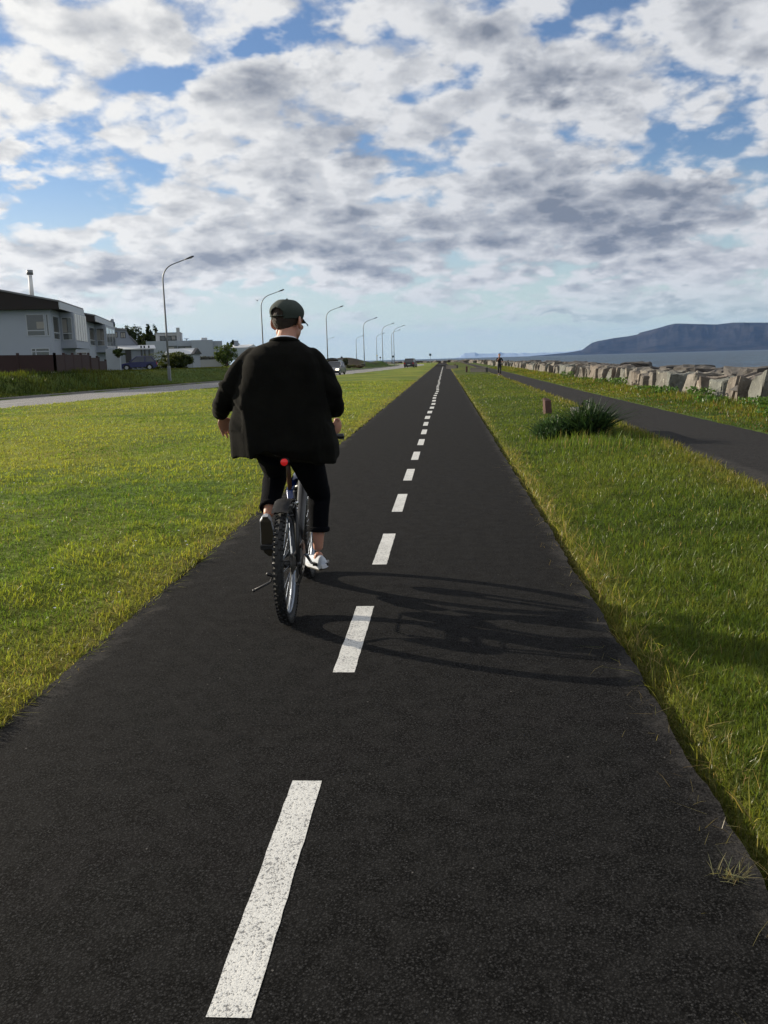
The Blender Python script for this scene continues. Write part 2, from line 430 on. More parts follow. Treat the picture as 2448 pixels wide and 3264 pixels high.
def poly_x(pts, y): return np.interp(y, [p[1] for p in pts], [p[0] for p in pts])
ROAD_N = [(at(0, 1310, 31).x - 1.0, -60)] + [(p.x, p.y) for p in (at(0, 1311, 31.6), at(180, 1291, 37), at(350, 1273, 43.5), at(685, 1246, 55), at(1064, 1203, 85), at(1160, 1192, 100), at(1250, 1180, 129), at(1330, 1171, 160))] + [(-4.5, 210), (-5, 260), (-16, 320)]
def road_c(y): return poly_x(RN, y)
RN = [(-18.2, -60), (-17.8, 20), (-17.2, 32), (-15.9, 45), (-14.6, 57), (-11.9, 85), (-10.7, 100), (-8.6, 130), (-6.4, 165), (-4.6, 210), (-6, 260), (-18, 325)]
RW = 6.8
WL = [(3.45, -20), (3.45, 9), (3.75, 16), (4.05, 30), (4.45, 68), (5.1, 160), (5.6, 300)]
WR = [(5.75, -20), (5.72, 16), (5.70, 36), (6.05, 72), (6.7, 160), (7.2, 300)]
PL, PR = -1.88, 0.885
def height(x, y):
    x = np.asarray(x, float); y = np.asarray(y, float)
    h = 0.015 + 0.05 * (fbm(x, y, 2.2, 3) - .5) + .05 * (fbm(x, y, .35, 2, 5) - .5) * (y < 60)
    # cycle path slab sits in a shallow cut
    dl = PL - x; dr = x - PR
    e = np.maximum(dl, dr)
    h = np.where(e < 0.0, -0.09, h)
    h = h - 0.10 * np.exp(-(np.clip(dr, 0, 9) / .075) ** 2) * (dr >= 0) - 0.02 * np.exp(-(np.clip(dl, 0, 9) / .08) ** 2) * (dl >= 0)
    h = h + .05 * sm(dl, 0.1, 1.2) * (dl > 0)
    # walking path
    wl = poly_x(WL, y); wr = poly_x(WR, y)
    wcut = np.minimum(x - wl, wr - x)
    h = h + .06 * sm(x, 1.2, 2.4) * (1 - sm(x, wl - .9, wl - .1))
    h = np.where(wcut > -0.03, -0.10, h)
    h = h + .03 * sm(x, wr + .1, wr + 1.6) - .12 * sm(x, wr + 1.4, wr + 2.6) + .05 * (fbm(x, y, .8, 2, 9) - .5) * (x > wr + .2)
    # road
    rn = road_c(y); rf = rn - RW
    rc = np.minimum(rn - x, x - rf)
    h = np.where(rc > -0.05, -0.10, h)
    far = rf - x
    h = h + np.where(far > 0.05, .12 * sm(far, .05, .8) + 1.0 * sm(far, .9, 4.3) * (1 - sm(y, 115, 150)) - .15 * sm(far, .4, 1.2) * (1 - sm(far, 1.2, 3)), 0)
    # mounds beyond the road
    g = lambda cx, cy, rx, ry, a: a * np.exp(-((x - cx) / rx) ** 2 - ((y - cy) / ry) ** 2)
    h = h + (g(-20.5, 186, 5.5, 15, 1.75) + g(-15.2, 208, 2.6, 10, 1.0) + g(-34, 190, 10, 26, 1.3) + g(-60, 190, 25, 30, 1.2)) * sm(far, .3, 3.0)
    # driveway where the blue car stands
    # coast
    c = coast_d(x, y)
    h = h - 7.0 * sm(c, -0.2, 9.0)
    return h
def axis(lo, hi, core, step):
    """finely spaced inside core, growing outside"""
    v = list(np.arange(core[0], core[1], step)); 
    s = step; p = core[1]
    while p < hi: v.append(p); s *= 1.16; p += s
    v.append(hi); s = step; p = core[0]
    while p > lo: s *= 1.16; p -= s; v.append(max(p, lo))
    return np.unique(np.array(v))
def yaxis():
    v = [-60, -30, -12, -6, -3, -1]; p = 0.0; 
    while p < 700: v.append(p); p += max(0.06, p * 0.011)
    v += [900, 1200, 1600]; return np.array(v, float)
xs = np.unique(np.concatenate([axis(-1500, 60, (-4, 10), .09), np.array([PL - .005, PL + .005, PR - .005, PR + .005])]))
xs = np.unique(np.concatenate([xs, np.arange(-40, -4, .55)]))
ys = yaxis()
X, Y = np.meshgrid(xs, ys)
Z = height(X, Y)
nx, ny = len(xs), len(ys)
V = np.stack([X.ravel(), Y.ravel(), Z.ravel()], 1)
i0 = (np.arange(ny - 1)[:, None] * nx + np.arange(nx - 1)[None, :]).ravel()
Fq = np.stack([i0, i0 + 1, i0 + 1 + nx, i0 + nx], 1)
me = mesh_np('ground', V, Fq, 4, smooth=True)
G1 = np.array((.21, .245, .038)); G2 = np.array((.12, .17, .028)); GY = np.array((.22, .19, .055)); SOIL = np.array((.070, .052, .038)); GD = np.array((.045, .075, .02))
def ground_col(x, y):
    n = fbm(x, y, 3.0, 3, 2)[:, None]; n2 = fbm(x, y, .9, 3, 8)[:, None]
    left = (x < PL)[:, None]
    c = G2 + (G1 - G2) * sm(n, .3, .7)
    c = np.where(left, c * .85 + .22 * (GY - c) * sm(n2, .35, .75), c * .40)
    e = np.maximum(PL - x, x - PR)
    wob = .35 * fbm(x, y, .5, 2, 4)
    c = c + (GY * .8 - c) * (np.exp(-(np.clip(e, 0, 99) / (.12 + wob * (x < 0) + .3 * wob)) ** 2) * .7)[:, None]
    d2 = np.abs(x - poly_x(WL, y)); c = c + (GY * .9 - c) * (np.exp(-(d2 / (.15 + wob)) ** 2) * .8)[:, None]
    c = np.where(((x > poly_x(WR, y)))[:, None], GD * .6 + c * .5, c)
    far = road_c(y) - RW - x
    c = np.where((far > 0)[:, None], GD * .8 + c * .25, c)
    # bare earth bank
    b_ = np.exp(-((x + 22) / 7) ** 2 - ((y - 182) / 22) ** 2) * (far > 1.2) * sm(fbm(x, y, 4, 3, 6) + (-15.5 - x) * .14, .35, .6)
    c = c + (SOIL * .55 - c) * np.clip(b_ * 2.2, 0, 1)[:, None]
    c = c + (SOIL * .5 - c) * sm(coast_d(x, y), -.9, .1)[:, None]
    dk = (e < .05); c = np.where(dk[:, None], SOIL * .35, c)
    return c
set_col(me, 'Col', ground_col(X.ravel(), Y.ravel()))
tag(link_mesh('ground', me, M_ground), kind='structure', label='mown green grass ground running along the shore')

def strip(name, lf, rf, ys_, z, thick, material, jit=0.0, nxs=6, label=None):
    """road / path as a slab with slightly ragged sides"""
    ys_ = np.asarray(ys_, float); L = lf(ys_); R_ = rf(ys_)
    if jit:
        L = L + jit * (fbm(ys_, ys_ * 0, .35, 3, 1) - .5) * 2 + jit * (vn(ys_, ys_ * 0, .05, 7) - .5) * .5; R_ = R_ + jit * (fbm(ys_, ys_ * 0 + 9, .35, 3, 4) - .5) * 2 + jit * (vn(ys_, ys_ * 0, .06, 17) - .5) * .5
    n = len(ys_); T = np.linspace(0, 1, nxs)
    top = np.stack([(L[:, None] + (R_ - L)[:, None] * T).ravel(), np.repeat(ys_, nxs), np.full(n * nxs, z)], 1)
    bl = np.stack([L, ys_, np.full(n, z - thick)], 1); br = np.stack([R_, ys_, np.full(n, z - thick)], 1)
    V = np.concatenate([top, bl, br]); k = np.arange(n - 1)
    q = (k[:, None] * nxs + np.arange(nxs - 1)[None]).ravel(); F_ = [np.stack([q, q + 1, q + 1 + nxs, q + nxs], 1)]
    o1 = n * nxs; o2 = o1 + n
    F_.append(np.stack([k * nxs, k * nxs + nxs, o1 + k + 1, o1 + k], 1)); F_.append(np.stack([k * nxs + nxs - 1, o2 + k, o2 + k + 1, k * nxs + nxs - 1 + nxs], 1))
    me = mesh_np(name, V, np.concatenate(F_), 4)
    return tag(link_mesh(name, me, material), kind='structure', label=label)
yy = np.concatenate([np.arange(-12, 14, .04), np.arange(14, 40, .12), np.arange(40, 176, .5)])
strip('bike_path', lambda y: y * 0 + PL - .03, lambda y: y * 0 + PR, yy, 0.0, .12, M_asph, .030, label='dark asphalt cycle path with white dashed centre line')
yy2 = np.arange(183, 262, 1.0)
strip('bike_path', lambda y: y * 0 + PL + .5 - (y - 183) * .01, lambda y: y * 0 + PR + .3 - (y - 183) * .01, yy2, 0.05, .12, M_asph, label='far continuation of the cycle path past the grass crossing')
yy = np.concatenate([np.arange(-12, 45, .12), np.arange(45, 300, 1.0)])
strip('footpath', lambda y: poly_x(WL, y), lambda y: poly_x(WR, y), yy, -.005, .12, M_asph2, .05, label='grey asphalt footpath beside the stone wall')
yy = np.concatenate([np.arange(-40, 120, 1.0), np.arange(120, 326, 2.0)])
strip('road', lambda y: road_c(y) - RW, lambda y: road_c(y), yy, -.01, .12, M_road, .06, 12, label='pale asphalt road along the houses')
# kerb on the far side of the road from the curve on
def kerb(ys_, off, wid, z1, name, m_):
    L = road_c(ys_) - RW + off
    n = len(ys_); V = []
    for dx_, z_ in ((0, -.1), (0, z1), (-wid, z1), (-wid, -.1)): V.append(np.stack([L + dx_, ys_, np.full(n, z_)], 1))
    V = np.concatenate(V); k = np.arange(n - 1); F_ = [np.stack([a * n + k, a * n + k + 1, (a + 1) * n + k + 1, (a + 1) * n + k], 1) for a in range(3)]
    return tag(link_mesh(name, mesh_np(name, V, np.concatenate(F_), 4), m_), kind='structure', label='low concrete kerb along the far side of the road')
M_kerb = varied('kerb_concrete', (.20, .19, .18), .2, 2, .85)
kerb(np.arange(-40, 300, 2.0), -.05, .14, .10, 'kerb', M_kerb)

# dashes
mb = MB(); per = 2.245; y = 1.745
while y < 165:
    xc = -.525 + min(y, 40) * .0045 + (0.0 if y < 12 else .02 * sin(y * .5)) + (y > 60) * .0012 * (y - 60)
    hw = .053 + (y > 20) * .01
    seg = 20 if y < 8 else 3; pl = []; pr = []
    for k in range(seg + 1):
        yk = y + 1.145 * k / seg; j = .0018 if y < 8 else 0
        pl.append((xc - hw + random.uniform(-j, j) + .004 * (yk - y), yk, .0016)); pr.append((xc + hw + random.uniform(-j, j) + .004 * (yk - y), yk, .0016))
    mb.poly(pl + pr[::-1], [list(range(2 * seg + 2))])
    y += per
tag(mb.build('path_marking', M_paint), kind='structure', label='white dashed centre line painted on the cycle path')
# two faint painted lines on the road
mb = MB()
for y in np.arange(20, 200, 9.0):
    x0 = road_c(np.array([y, y + 3.0])) - RW / 2
    mb.poly([(x0[0] - .05, y, -.005), (x0[0] + .05, y, -.005), (x0[1] + .05, y + 3, -.005), (x0[1] - .05, y + 3, -.005)], [(0, 1, 2, 3)])
tag(mb.build('road_marking', M_paint), kind='structure', label='worn dashed centre line on the road')

# sea
n = 90
rr = np.concatenate([[0], np.geomspace(20, 90000, 60)]); th = np.linspace(-pi, pi, n + 1)[:-1]
V = [(0, 0, -3.0)] + [(r * cos(a), r * sin(a), -3.0) for r in rr[1:] for a in th]
F3 = []; cnt = []
for k in range(n): F3 += [0, 1 + k, 1 + (k + 1) % n]; cnt.append(3)
for r in range(len(rr) - 2):
    for k in range(n):
        a = 1 + r * n + k; b = 1 + r * n + (k + 1) % n; F3 += [a, a + n, b + n, b]; cnt.append(4)
tag(link_mesh('sea', mesh_np('sea', V, F3, cnt), M_sea), kind='structure', label='choppy blue grey sea reaching the horizon')

# ------------------------------------------------------------ mountains
def ridge(name, prof, D, depth, material, label, rough=1.0, foot=.0):
    """heightfield massif whose skyline follows prof (photo pixels) at real distance D"""
    a = []; e = []
    for u, v in prof:
        A, E = azel(u, v); a.append(A); e.append(E)
    n = 420; A = np.linspace(a[0], a[-1], n); E = np.interp(A, a, e)
    Ht = np.tan(np.maximum(E, 0.00001)) * D + CAMH
    rows = []; T = np.linspace(0, 1, 40)
    for t_ in T:
        # t: 0 at the foot (near), cliff edge at .45, plateau beyond
        r = D + depth * (t_ - .45)
        prof_h = np.where(t_ < .45, (t_ / .45) ** 1.0, 1.0)
        if t_ < .45:
            s = t_ / .45; prof_h = .42 * sm(s, 0, .75) * s ** .6 + .58 * sm(s, .45, 1.0)
        else: prof_h = 1.0 - .15 * ((t_ - .45) / .55) ** 2
        gl = fbm(A * D / 420.0 + 50, np.full(n, t_ * 3.0), 1.0, 4, 3) - .5
        gl2 = np.abs(fbm(A * D / 380.0 + 9 + t_ * 1.4, np.full(n, t_ * 5), 1.0, 4, 8) - .5)
        mid = sm(t_, .05, .25) * (1 - sm(t_, .36, .46))
        h = Ht * prof_h * (1 + (rough * (.30 * gl - .28 * gl2 * 2 + .06)) * mid)
        h = h if t_ > 0 else h * 0
        ang = A + rough * .0035 * gl * mid
        rows.append(np.stack([r * np.sin(ang), r * np.cos(ang), h - 3.2 * (t_ == 0)], 1))
    V = np.concatenate(rows); i = (np.arange(len(T) - 1)[:, None] * n + np.arange(n - 1)[None]).ravel()
    me = mesh_np(name, V, np.stack([i, i + 1, i + 1 + n, i + n], 1), 4, smooth=False)
    return tag(link_mesh(name, me, material), kind='structure', label=label)
def f_mtn(t, b):
    co = t.new('ShaderNodeTexCoord').outputs['Object']
    n = t.noise(t.vec('SCALE', co, .001), 2.2, 8, .65); z = t.sep(co)[2]
    c = t.mix(t.mr(n, .35, .65), (.012, .014, .020), (.050, .048, .050)); c = t.mix(t.mr(z, 120, 420, 0.0, .35), c, (.045, .042, .045))
    t.l.new(c, b.inputs['Base Color'])
M_mtn = nmat('mountain_rock', f_mtn, rough=1.0, spec=0)
M_hill = varied('far_hill_haze_tint', (.30, .37, .46), .1, .001, 1.0, spec=0)  # fading into distant haze is put into this pale blue rock colour
E1 = [(1690, 1135), (1754, 1129.5), (1800, 1125), (1835, 1120), (1855, 1116), (1872, 1103), (1886, 1093), (1905, 1087), (1960, 1077), (2000, 1072), (2032, 1066), (2040, 1060), (2060, 1055), (2101, 1045), (2125, 1037), (2152, 1031), (2200, 1032), (2284, 1034), (2310, 1031), (2335, 1028), (2400, 1028), (2448, 1028), (2650, 1024), (2900, 1040), (3200, 1075), (3500, 1095)]
ridge('mountain', E1, 20000, 5200, M_mtn, 'long flat topped blue mountain across the bay', .85)
E2 = [(1440, 1144), (1462, 1138), (1470, 1131), (1482, 1125), (1500, 1124), (1514, 1123), (1522, 1127), (1560, 1127), (1582, 1126), (1593, 1122), (1606, 1126), (1640, 1125), (1652, 1127), (1668, 1124), (1690, 1126), (1720, 1124), (1754, 1124), (1780, 1122), (1800, 1122), (1835, 1117), (1860, 1112), (1950, 1110), (2100, 1108)]
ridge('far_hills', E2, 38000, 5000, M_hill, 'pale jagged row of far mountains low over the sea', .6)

# ------------------------------------------------------------ grass blades
def blades(name, x, y, hgt, wid, col, lean=.35, z=None, label=None, cat_=None, curl=.5, kind='stuff', material=None):
    n = len(x); z = height(x, y) - .008 if z is None else z
    a = RNG.random(n) * 2 * pi; ca, sa = np.cos(a), np.sin(a)             # facing
    l = RNG.random(n) * 2 * pi; lm = np.abs(RNG.normal(0, lean, n)); lx, ly = np.cos(l) * lm + .10 * lean, np.sin(l) * lm
    V = np.zeros((n, 5, 3), np.float32)
    def put(k, side, t, wf):
        b = t + curl * t * t * .6
        V[:, k, 0] = x + ca * wid * wf * side + lx * hgt * b; V[:, k, 1] = y + sa * wid * wf * side + ly * hgt * b
        V[:, k, 2] = z + hgt * t * (1 - .28 * lm * t)
    put(0, -.5, 0, 1); put(1, .5, 0, 1); put(2, -.5, .55, .8); put(3, .5, .55, .8); put(4, 0, 1, 0)
    b = np.arange(n) * 5
    q = np.stack([b, b + 1, b + 3, b + 2, b + 2, b + 3, b + 4], 1)
    me = mesh_np(name, V.reshape(-1, 3), q, np.tile(np.array([4, 3], np.int32), n))
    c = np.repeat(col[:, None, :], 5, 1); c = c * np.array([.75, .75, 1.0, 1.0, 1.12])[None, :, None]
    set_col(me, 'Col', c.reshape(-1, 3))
    return tag(link_mesh(name, me, material or M_blade), label, cat_, None, kind)
def polar(n, r0, r1, a0, a1, p=1.0):
    r = np.exp(RNG.uniform(np.log(r0), np.log(r1), n)); t = RNG.uniform(a0, a1, n)
    return r * np.sin(t), r * np.cos(t), r
def jitcol(base, n, amt=.22):
    k = RNG.normal(1, amt, (n, 1)).clip(.4, 1.9); h = RNG.normal(0, .07, n)
    c = base * k; c[:, 0] *= 1 + h * 1.5; c[:, 1] *= 1 + h * .3; return c.clip(.003, .9)
LIME = np.array((.265, .305, .046)); DEEP = np.array((.11, .18, .028)); DRY = np.array((.28, .23, .10)); YEL = np.array((.245, .25, .050))  # blade colours: lime, deep green, dry straw, yellow
# --- left lawn, short mown
x, y, r = polar(350000, 2.3, 62, -1.12, .02)
k = (x < PL + .035 * (fbm(x, y, .25, 2, 3) - .25)) & (x > road_c(y) + .05 - .1 * fbm(x, y, .7, 2, 2)); x, y, r = x[k], y[k], r[k]
n = len(x); f1 = fbm(x, y, 2.6, 3, 2); f2 = fbm(x, y, .8, 3, 8); f3 = fbm(x, y, .22, 2, 5); e = PL - x
c = DEEP + (LIME - DEEP) * sm(f1 * .6 + f3 * .4, .3, .62)[:, None]
c = c + (YEL - c) * (.5 * sm(f2 * .55 + f1 * .45, .42, .66))[:, None]
ed = np.exp(-(e / (.15 + .35 * f2)) ** 2) * .75; c = c + (YEL * .95 - c) * ed[:, None]
dry = RNG.random(n) < (.02 + .10 * ed); c[dry] = DRY
c = jitcol(c, n)
hg = (.022 + .020 * RNG.random(n) + .024 * f3) * (1 + r * .006)
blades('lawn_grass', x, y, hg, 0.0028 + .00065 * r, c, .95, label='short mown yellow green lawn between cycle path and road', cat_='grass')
# --- strip between the two paths, longer
x, y, r = polar(540000, 1.7, 75, -.06, 1.15)
k = (x > PR + .02 - .05 * fbm(x, y, .2, 2, 3)) & (x < poly_x(WL, y) + .03 - .16 * fbm(x, y, .5, 2, 2)); x, y, r = x[k], y[k], r[k]
n = len(x); f1 = fbm(x, y, 2.0, 3, 12); f2 = fbm(x, y, .7, 3, 18); f3 = fbm(x, y, .2, 2, 15)
e = x - PR; e2 = poly_x(WL, y) - x
ed = np.exp(-(e / (.08 + .16 * f2)) ** 2) * .6; ed2 = np.exp(-(e2 / (.2 + .5 * f2)) ** 2) * .9
c = DEEP * .60 + (LIME * np.array((.44, .52, .6)) - DEEP * .60) * sm(f1 * .5 + f3 * .5, .3, .68)[:, None]
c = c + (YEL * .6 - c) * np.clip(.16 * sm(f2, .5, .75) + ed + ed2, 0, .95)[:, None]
dry = RNG.random(n) < (.02 + .12 * np.maximum(ed, ed2)); c[dry] = DRY
c = jitcol(c, n)
tall = sm(e, .1, .7) * (1 - .6 * sm(y, 14, 26))
hg = (.030 + .030 * RNG.random(n) + .04 * f3 * f1 * tall + .04 * tall * RNG.random(n) ** 4 + .03 * (e2 < .4)) * (1 + r * .005)
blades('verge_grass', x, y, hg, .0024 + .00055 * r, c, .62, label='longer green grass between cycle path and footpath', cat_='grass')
# stray long dry stalks hanging over the right edge of the path and wisps
n = 900; y = RNG.uniform(1.6, 14, n); x = PR + .03 + np.abs(RNG.normal(0, .10, n)); 
blades('dry_grass', x, y, .06 + .08 * RNG.random(n), .003 + .0004 * y, jitcol(np.where(RNG.random((n, 1)) < .55, DRY, YEL), n), .85, label='dry straw coloured stalks hanging over the edge of the cycle path', cat_='grass', curl=.9)
# --- seed-head grass near the bench and sea-side verge
n = 52000; yy_ = np.exp(RNG.uniform(np.log(9.5), np.log(130), n)); w0 = poly_x(WR, yy_); t_ = RNG.random(n); x = w0 + .03 + (8.9 - w0) * t_; y = yy_
k = x > w0 - .1; x, y, t_ = x[k], y[k], t_[k]; n = len(x); r = np.hypot(x, y); f2 = fbm(x, y, .8, 3, 30); f1 = fbm(x, y, 3, 3, 31)
c = DEEP * .55 + (LIME * .52 - DEEP * .55) * sm(f1 * .5 + f2 * .5, .35, .65)[:, None]; c = c + (YEL * .6 - c) * (.6 * sm(f2, .5, .7) * (t_ > .2))[:, None]
rd = RNG.random(n) < .07; c[rd] = np.array((.20, .10, .055)); c = jitcol(c, n, .3)
hg = (.05 + .26 * sm(t_, .12, .7) * (.35 + f2) * (.3 + .9 * RNG.random(n)))
blades('shore_grass', x, y, hg, .0045 + .00055 * r, c, .32, label='tall wild grass growing along the foot of the stone wall', cat_='grass')
# --- far verge beyond the road: knee high unmown grass
n = 60000; y = RNG.uniform(30, 118, n); s_ = RNG.random(n) ** 1.3; x = road_c(y) - RW - .15 - s_ * 11; f2 = fbm(x, y, 1.5, 3, 40); f1 = fbm(x, y, 6, 2, 41)
c = DEEP * .34 + (LIME * .36 - DEEP * .34) * sm(f2 * .5 + f1 * .5, .35, .65)[:, None]; c = jitcol(c, n, .3)
long_ = (1 - .72 * sm(y, 60, 70))
blades('roadside_grass', x, y, (.12 + .55 * f2 * RNG.random(n) * sm(s_, 0, .15)) * long_, .022 + .02 * RNG.random(n), c, .3, label='knee high unmown grass on the bank beyond the road', cat_='grass')

# daisies in the left lawn, straw litter and a dry weed on the asphalt
n = 260; r = RNG.uniform(4, 34, n); a = RNG.uniform(-.75, -.12, n); x, y = r * np.sin(a), r * np.cos(a); k = (x < PL - .2) & (x > road_c(y) + .3) & (fbm(x, y, 3, 2, 50) > .47); x, y = x[k], y[k]; n = len(x)
zz = height(x, y) + .045; V = np.zeros((n, 5, 3)); 
for j in range(5): V[:, j, 0] = x + .010 * cos(j * 1.2566); V[:, j, 1] = y + .010 * sin(j * 1.2566); V[:, j, 2] = zz + .004 * (j % 2)
tag(link_mesh('daisies', mesh_np('daisies', V.reshape(-1, 3), np.arange(n * 5), 5), mat('petal_white', (.7, .7, .66), .8)), 'tiny white flowers scattered in the lawn on the left', 'flowers', None, 'stuff')
n = 150; y = 1.7 + RNG.random(n) ** 1.6 * 9; x = np.where(RNG.random(n) < .75, PR - np.abs(RNG.normal(0, .10, n)), PL + np.abs(RNG.normal(0, .12, n)))
blades('straw_litter', x, y, .02 + .03 * RNG.random(n), np.full(n, .0022), jitcol(np.tile(DRY * .7, (n, 1)), n), 2.2, z=np.full(n, .002), label='bits of dry straw lying on the edges of the cycle path', cat_='litter', curl=.1)
pw_ = at(2325, 2800, 2.35); d_ = ray(2325, 2800); pw_ = Vector((0, 0, CAMH)) + d_ * (-CAMH / d_.z); n = 46; a_ = RNG.random(n) * 6.283; rr_ = .055 * RNG.random(n) ** .7
blades('dry_weed', pw_.x + rr_ * np.cos(a_), pw_.y + rr_ * np.sin(a_) * .8, .02 + .03 * RNG.random(n), np.full(n, .0026), jitcol(np.tile(np.array((.20, .19, .10)), (n, 1)), n), 1.3, z=np.full(n, .002), label='small pulled up dry weed lying on the asphalt near the right edge', cat_='weed', curl=.6, kind=None)

# ------------------------------------------------------------ leafy plants
def leaf_cloud(name, pts, nrm, size, col, parent=None, material=None, aspect=.6, kind=None):
    n = len(pts); a = RNG.normal(0, 1, (n, 3)); a += nrm * 1.1; a /= np.linalg.norm(a, axis=1)[:, None] + 1e-9
    b = np.cross(a, RNG.normal(0, 1, (n, 3))); b /= np.linalg.norm(b, axis=1)[:, None] + 1e-9; c_ = np.cross(a, b)
    size = size * (.6 + .8 * RNG.random(n)) if not hasattr(size, '__len__') else size
    L = size[:, None]
    V = np.stack([pts - b * L * .5, pts + c_ * L * aspect * .5 + a * L * .08, pts + b * L * .5, pts - c_ * L * aspect * .5 + a * L * .08], 1)
    q = np.arange(n * 4, dtype=np.int32)
    me = mesh_np(name, V.reshape(-1, 3), q, 4); set_col(me, 'Col', np.repeat(col, 4, 0))
    o = link_mesh(name, me, material or M_leaf, parent)
    if kind: o['kind'] = kind
    return o
def crown_points(n, lumps, seed=0):
    """lumps: list of (cx,cy,cz,rx,ry,rz); points scattered in shells of many small clumps"""
    g = np.random.default_rng(seed); wgt = np.array([l[3] * l[5] + l[4] * l[5] for l in lumps]); wgt = wgt / wgt.sum()
    P = []; N = []
    for l, w_ in zip(lumps, wgt):
        m_ = int(n * w_); k = max(6, m_ // 55)
        cd = g.normal(0, 1, (k, 3)); cd /= np.linalg.norm(cd, axis=1)[:, None]; cr = (g.random(k) ** .35) * .92
        cc = cd * cr[:, None]
        ci = g.integers(0, k, m_); d = g.normal(0, 1, (m_, 3)); d /= np.linalg.norm(d, axis=1)[:, None]
        p = cc[ci] + d * (.24 * g.random(m_) ** .5)[:, None]
        P.append(np.array(l[:3]) + p * np.array(l[3:])); N.append(cd[ci] * .6 + d * .6 + np.array((0, 0, .35)))
    return np.concatenate(P), np.concatenate(N)
M_bark = varied('bark', (.07, .055, .04), .3, 8, .9, .6)
def tree(name, loc, lumps, n, leaf, col, label, cat_='tree', trunk=None, seed=1, group=None):
    t = empty(name, loc); tag(t, label, cat_, group)
    P, N = crown_points(n, lumps, seed)
    k = P[:, 2] > -.02; P, N = P[k], N[k]
    c = jitcol(np.array(col) * (.75 + .5 * vn(P[:, 0] * 2.1, P[:, 2] * 2.1, 1, seed))[:, None], len(P), .22)
    leaf_cloud('crown', P, N, leaf, c, t)
    if trunk:
        mb = MB()
        for pts, rad in trunk: mb.tube(pts, rad, 7)
        mb.build('trunk', M_bark, t)
    else:
        mb = MB(); g = random.Random(seed)
        for l in lumps:
            for j in range(3): mb.tube([(l[0] * .7, l[1] * .7, -.05), (l[0] + g.uniform(-.5, .5) * l[3], l[1] + g.uniform(-.4, .4) * l[4], l[2] + g.uniform(0, .5) * l[5])], [.035, .008], 5)
        mb.build('stem', M_bark, t)
    return t

# plants round the bench
def flower_bush(name, loc, r, h, n, label, seed, dark=1.0, ll=.12):
    """clump of upright dark strap leaves"""
    g = np.random.default_rng(seed); a = g.random(n) * 2 * pi; rr_ = r * np.sqrt(g.random(n))
    x = loc[0] + rr_ * np.cos(a); y = loc[1] + rr_ * np.sin(a) * 1.3
    hh = 1.35 * h * (.45 + .6 * g.random(n)) * (1 - .45 * (rr_ / r) ** 2)
    c = jitcol(np.tile(np.array((.035, .070, .030)) * dark, (n, 1)), n, .35)
    t = empty(name, (0, 0, 0)); tag(t, label, 'plant')
    o = blades('leaves', x, y, hh, .016 + .012 * g.random(n), c, .55, curl=.9, kind=None, material=M_leaf); o.parent = t
    P = np.stack([x, y, height(x, y) + hh * g.random(n) * .9], 1)[: n // 2]
    o2 = leaf_cloud('small_leaves', P, np.tile(np.array((0, 0, .6)), (len(P), 1)), ll * .55, jitcol(np.tile(np.array((.055, .095, .045)) * dark, (len(P), 1)), len(P), .35), t)
    return t
flower_bush('leafy_plant', (1.93, 15.6), .32, .36, 1300, 'dark green leafy plant in front of the low bench and the upright stone', 3)
flower_bush('leafy_plant', (2.50, 15.6), .28, .56, 1700, 'dark spiky leaved plant at the right end of the low bench', 4, .75)
n = 1100; y = RNG.normal(14.3, 1.0, n); x = np.clip(2.3 + RNG.normal(0, .5, n), 1.3, 3.7)
blades('seeding_grass', x, y, .07 + .17 * RNG.random(n), .005 + .005 * RNG.random(n), jitcol(np.where(RNG.random((n, 1)) < .2, DRY * .7, DEEP * .9), n), .25, label='pale seeding grass stalks round the plants by the bench', cat_='grass')
# broad leaved plants at the foot of the wall: countable, individual
g_ = random.Random(5)
wl = [(7.1, 19.2), (7.6, 22.0), (7.35, 24.8), (7.75, 27.2), (7.5, 30.6), (7.7, 34.5), (7.6, 39), (7.75, 44), (7.8, 49), (7.7, 56)]
lab = ['broad leaved green weed nearest the right edge of the photo, below the wall', 'tall green dock plant under the big pinkish wall stone', 'light green leafy weed below the second nearest gap in the wall',
       'bushy green weed below the narrow upright wall stone']
for i, (x0, y0) in enumerate(wl):
    m_ = 210; g2 = np.random.default_rng(60 + i); a = g2.random(m_) * 2 * pi; rr_ = .42 * np.sqrt(g2.random(m_)); hh = g2.random(m_) * (.38 - .25 * (i % 3) * .4)
    P = np.stack([rr_ * np.cos(a), rr_ * np.sin(a) * 1.6, .05 + hh], 1); t = empty('weed_plant', (x0, y0, float(height(x0, y0))))
    tag(t, lab[i] if i < 4 else 'low leafy green weed along the foot of the more distant wall', 'plant', None if i < 4 else 'weeds along the distant wall foot')
    leaf_cloud('leaves', P, np.tile(np.array((-.5, -.2, .7)), (m_, 1)), .11, jitcol(np.tile(np.array((.075, .14, .03)), (m_, 1)), m_, .3), t)
    mb = MB()
    for k in range(7):
        q = P[k * 11]; mb.tube([(0, 0, -.02), tuple(q)], [.008, .004], 4)
    mb.build('stem', mat('green_stem', (.08, .12, .04)) if i == 0 else bpy.data.materials['green_stem'], t)

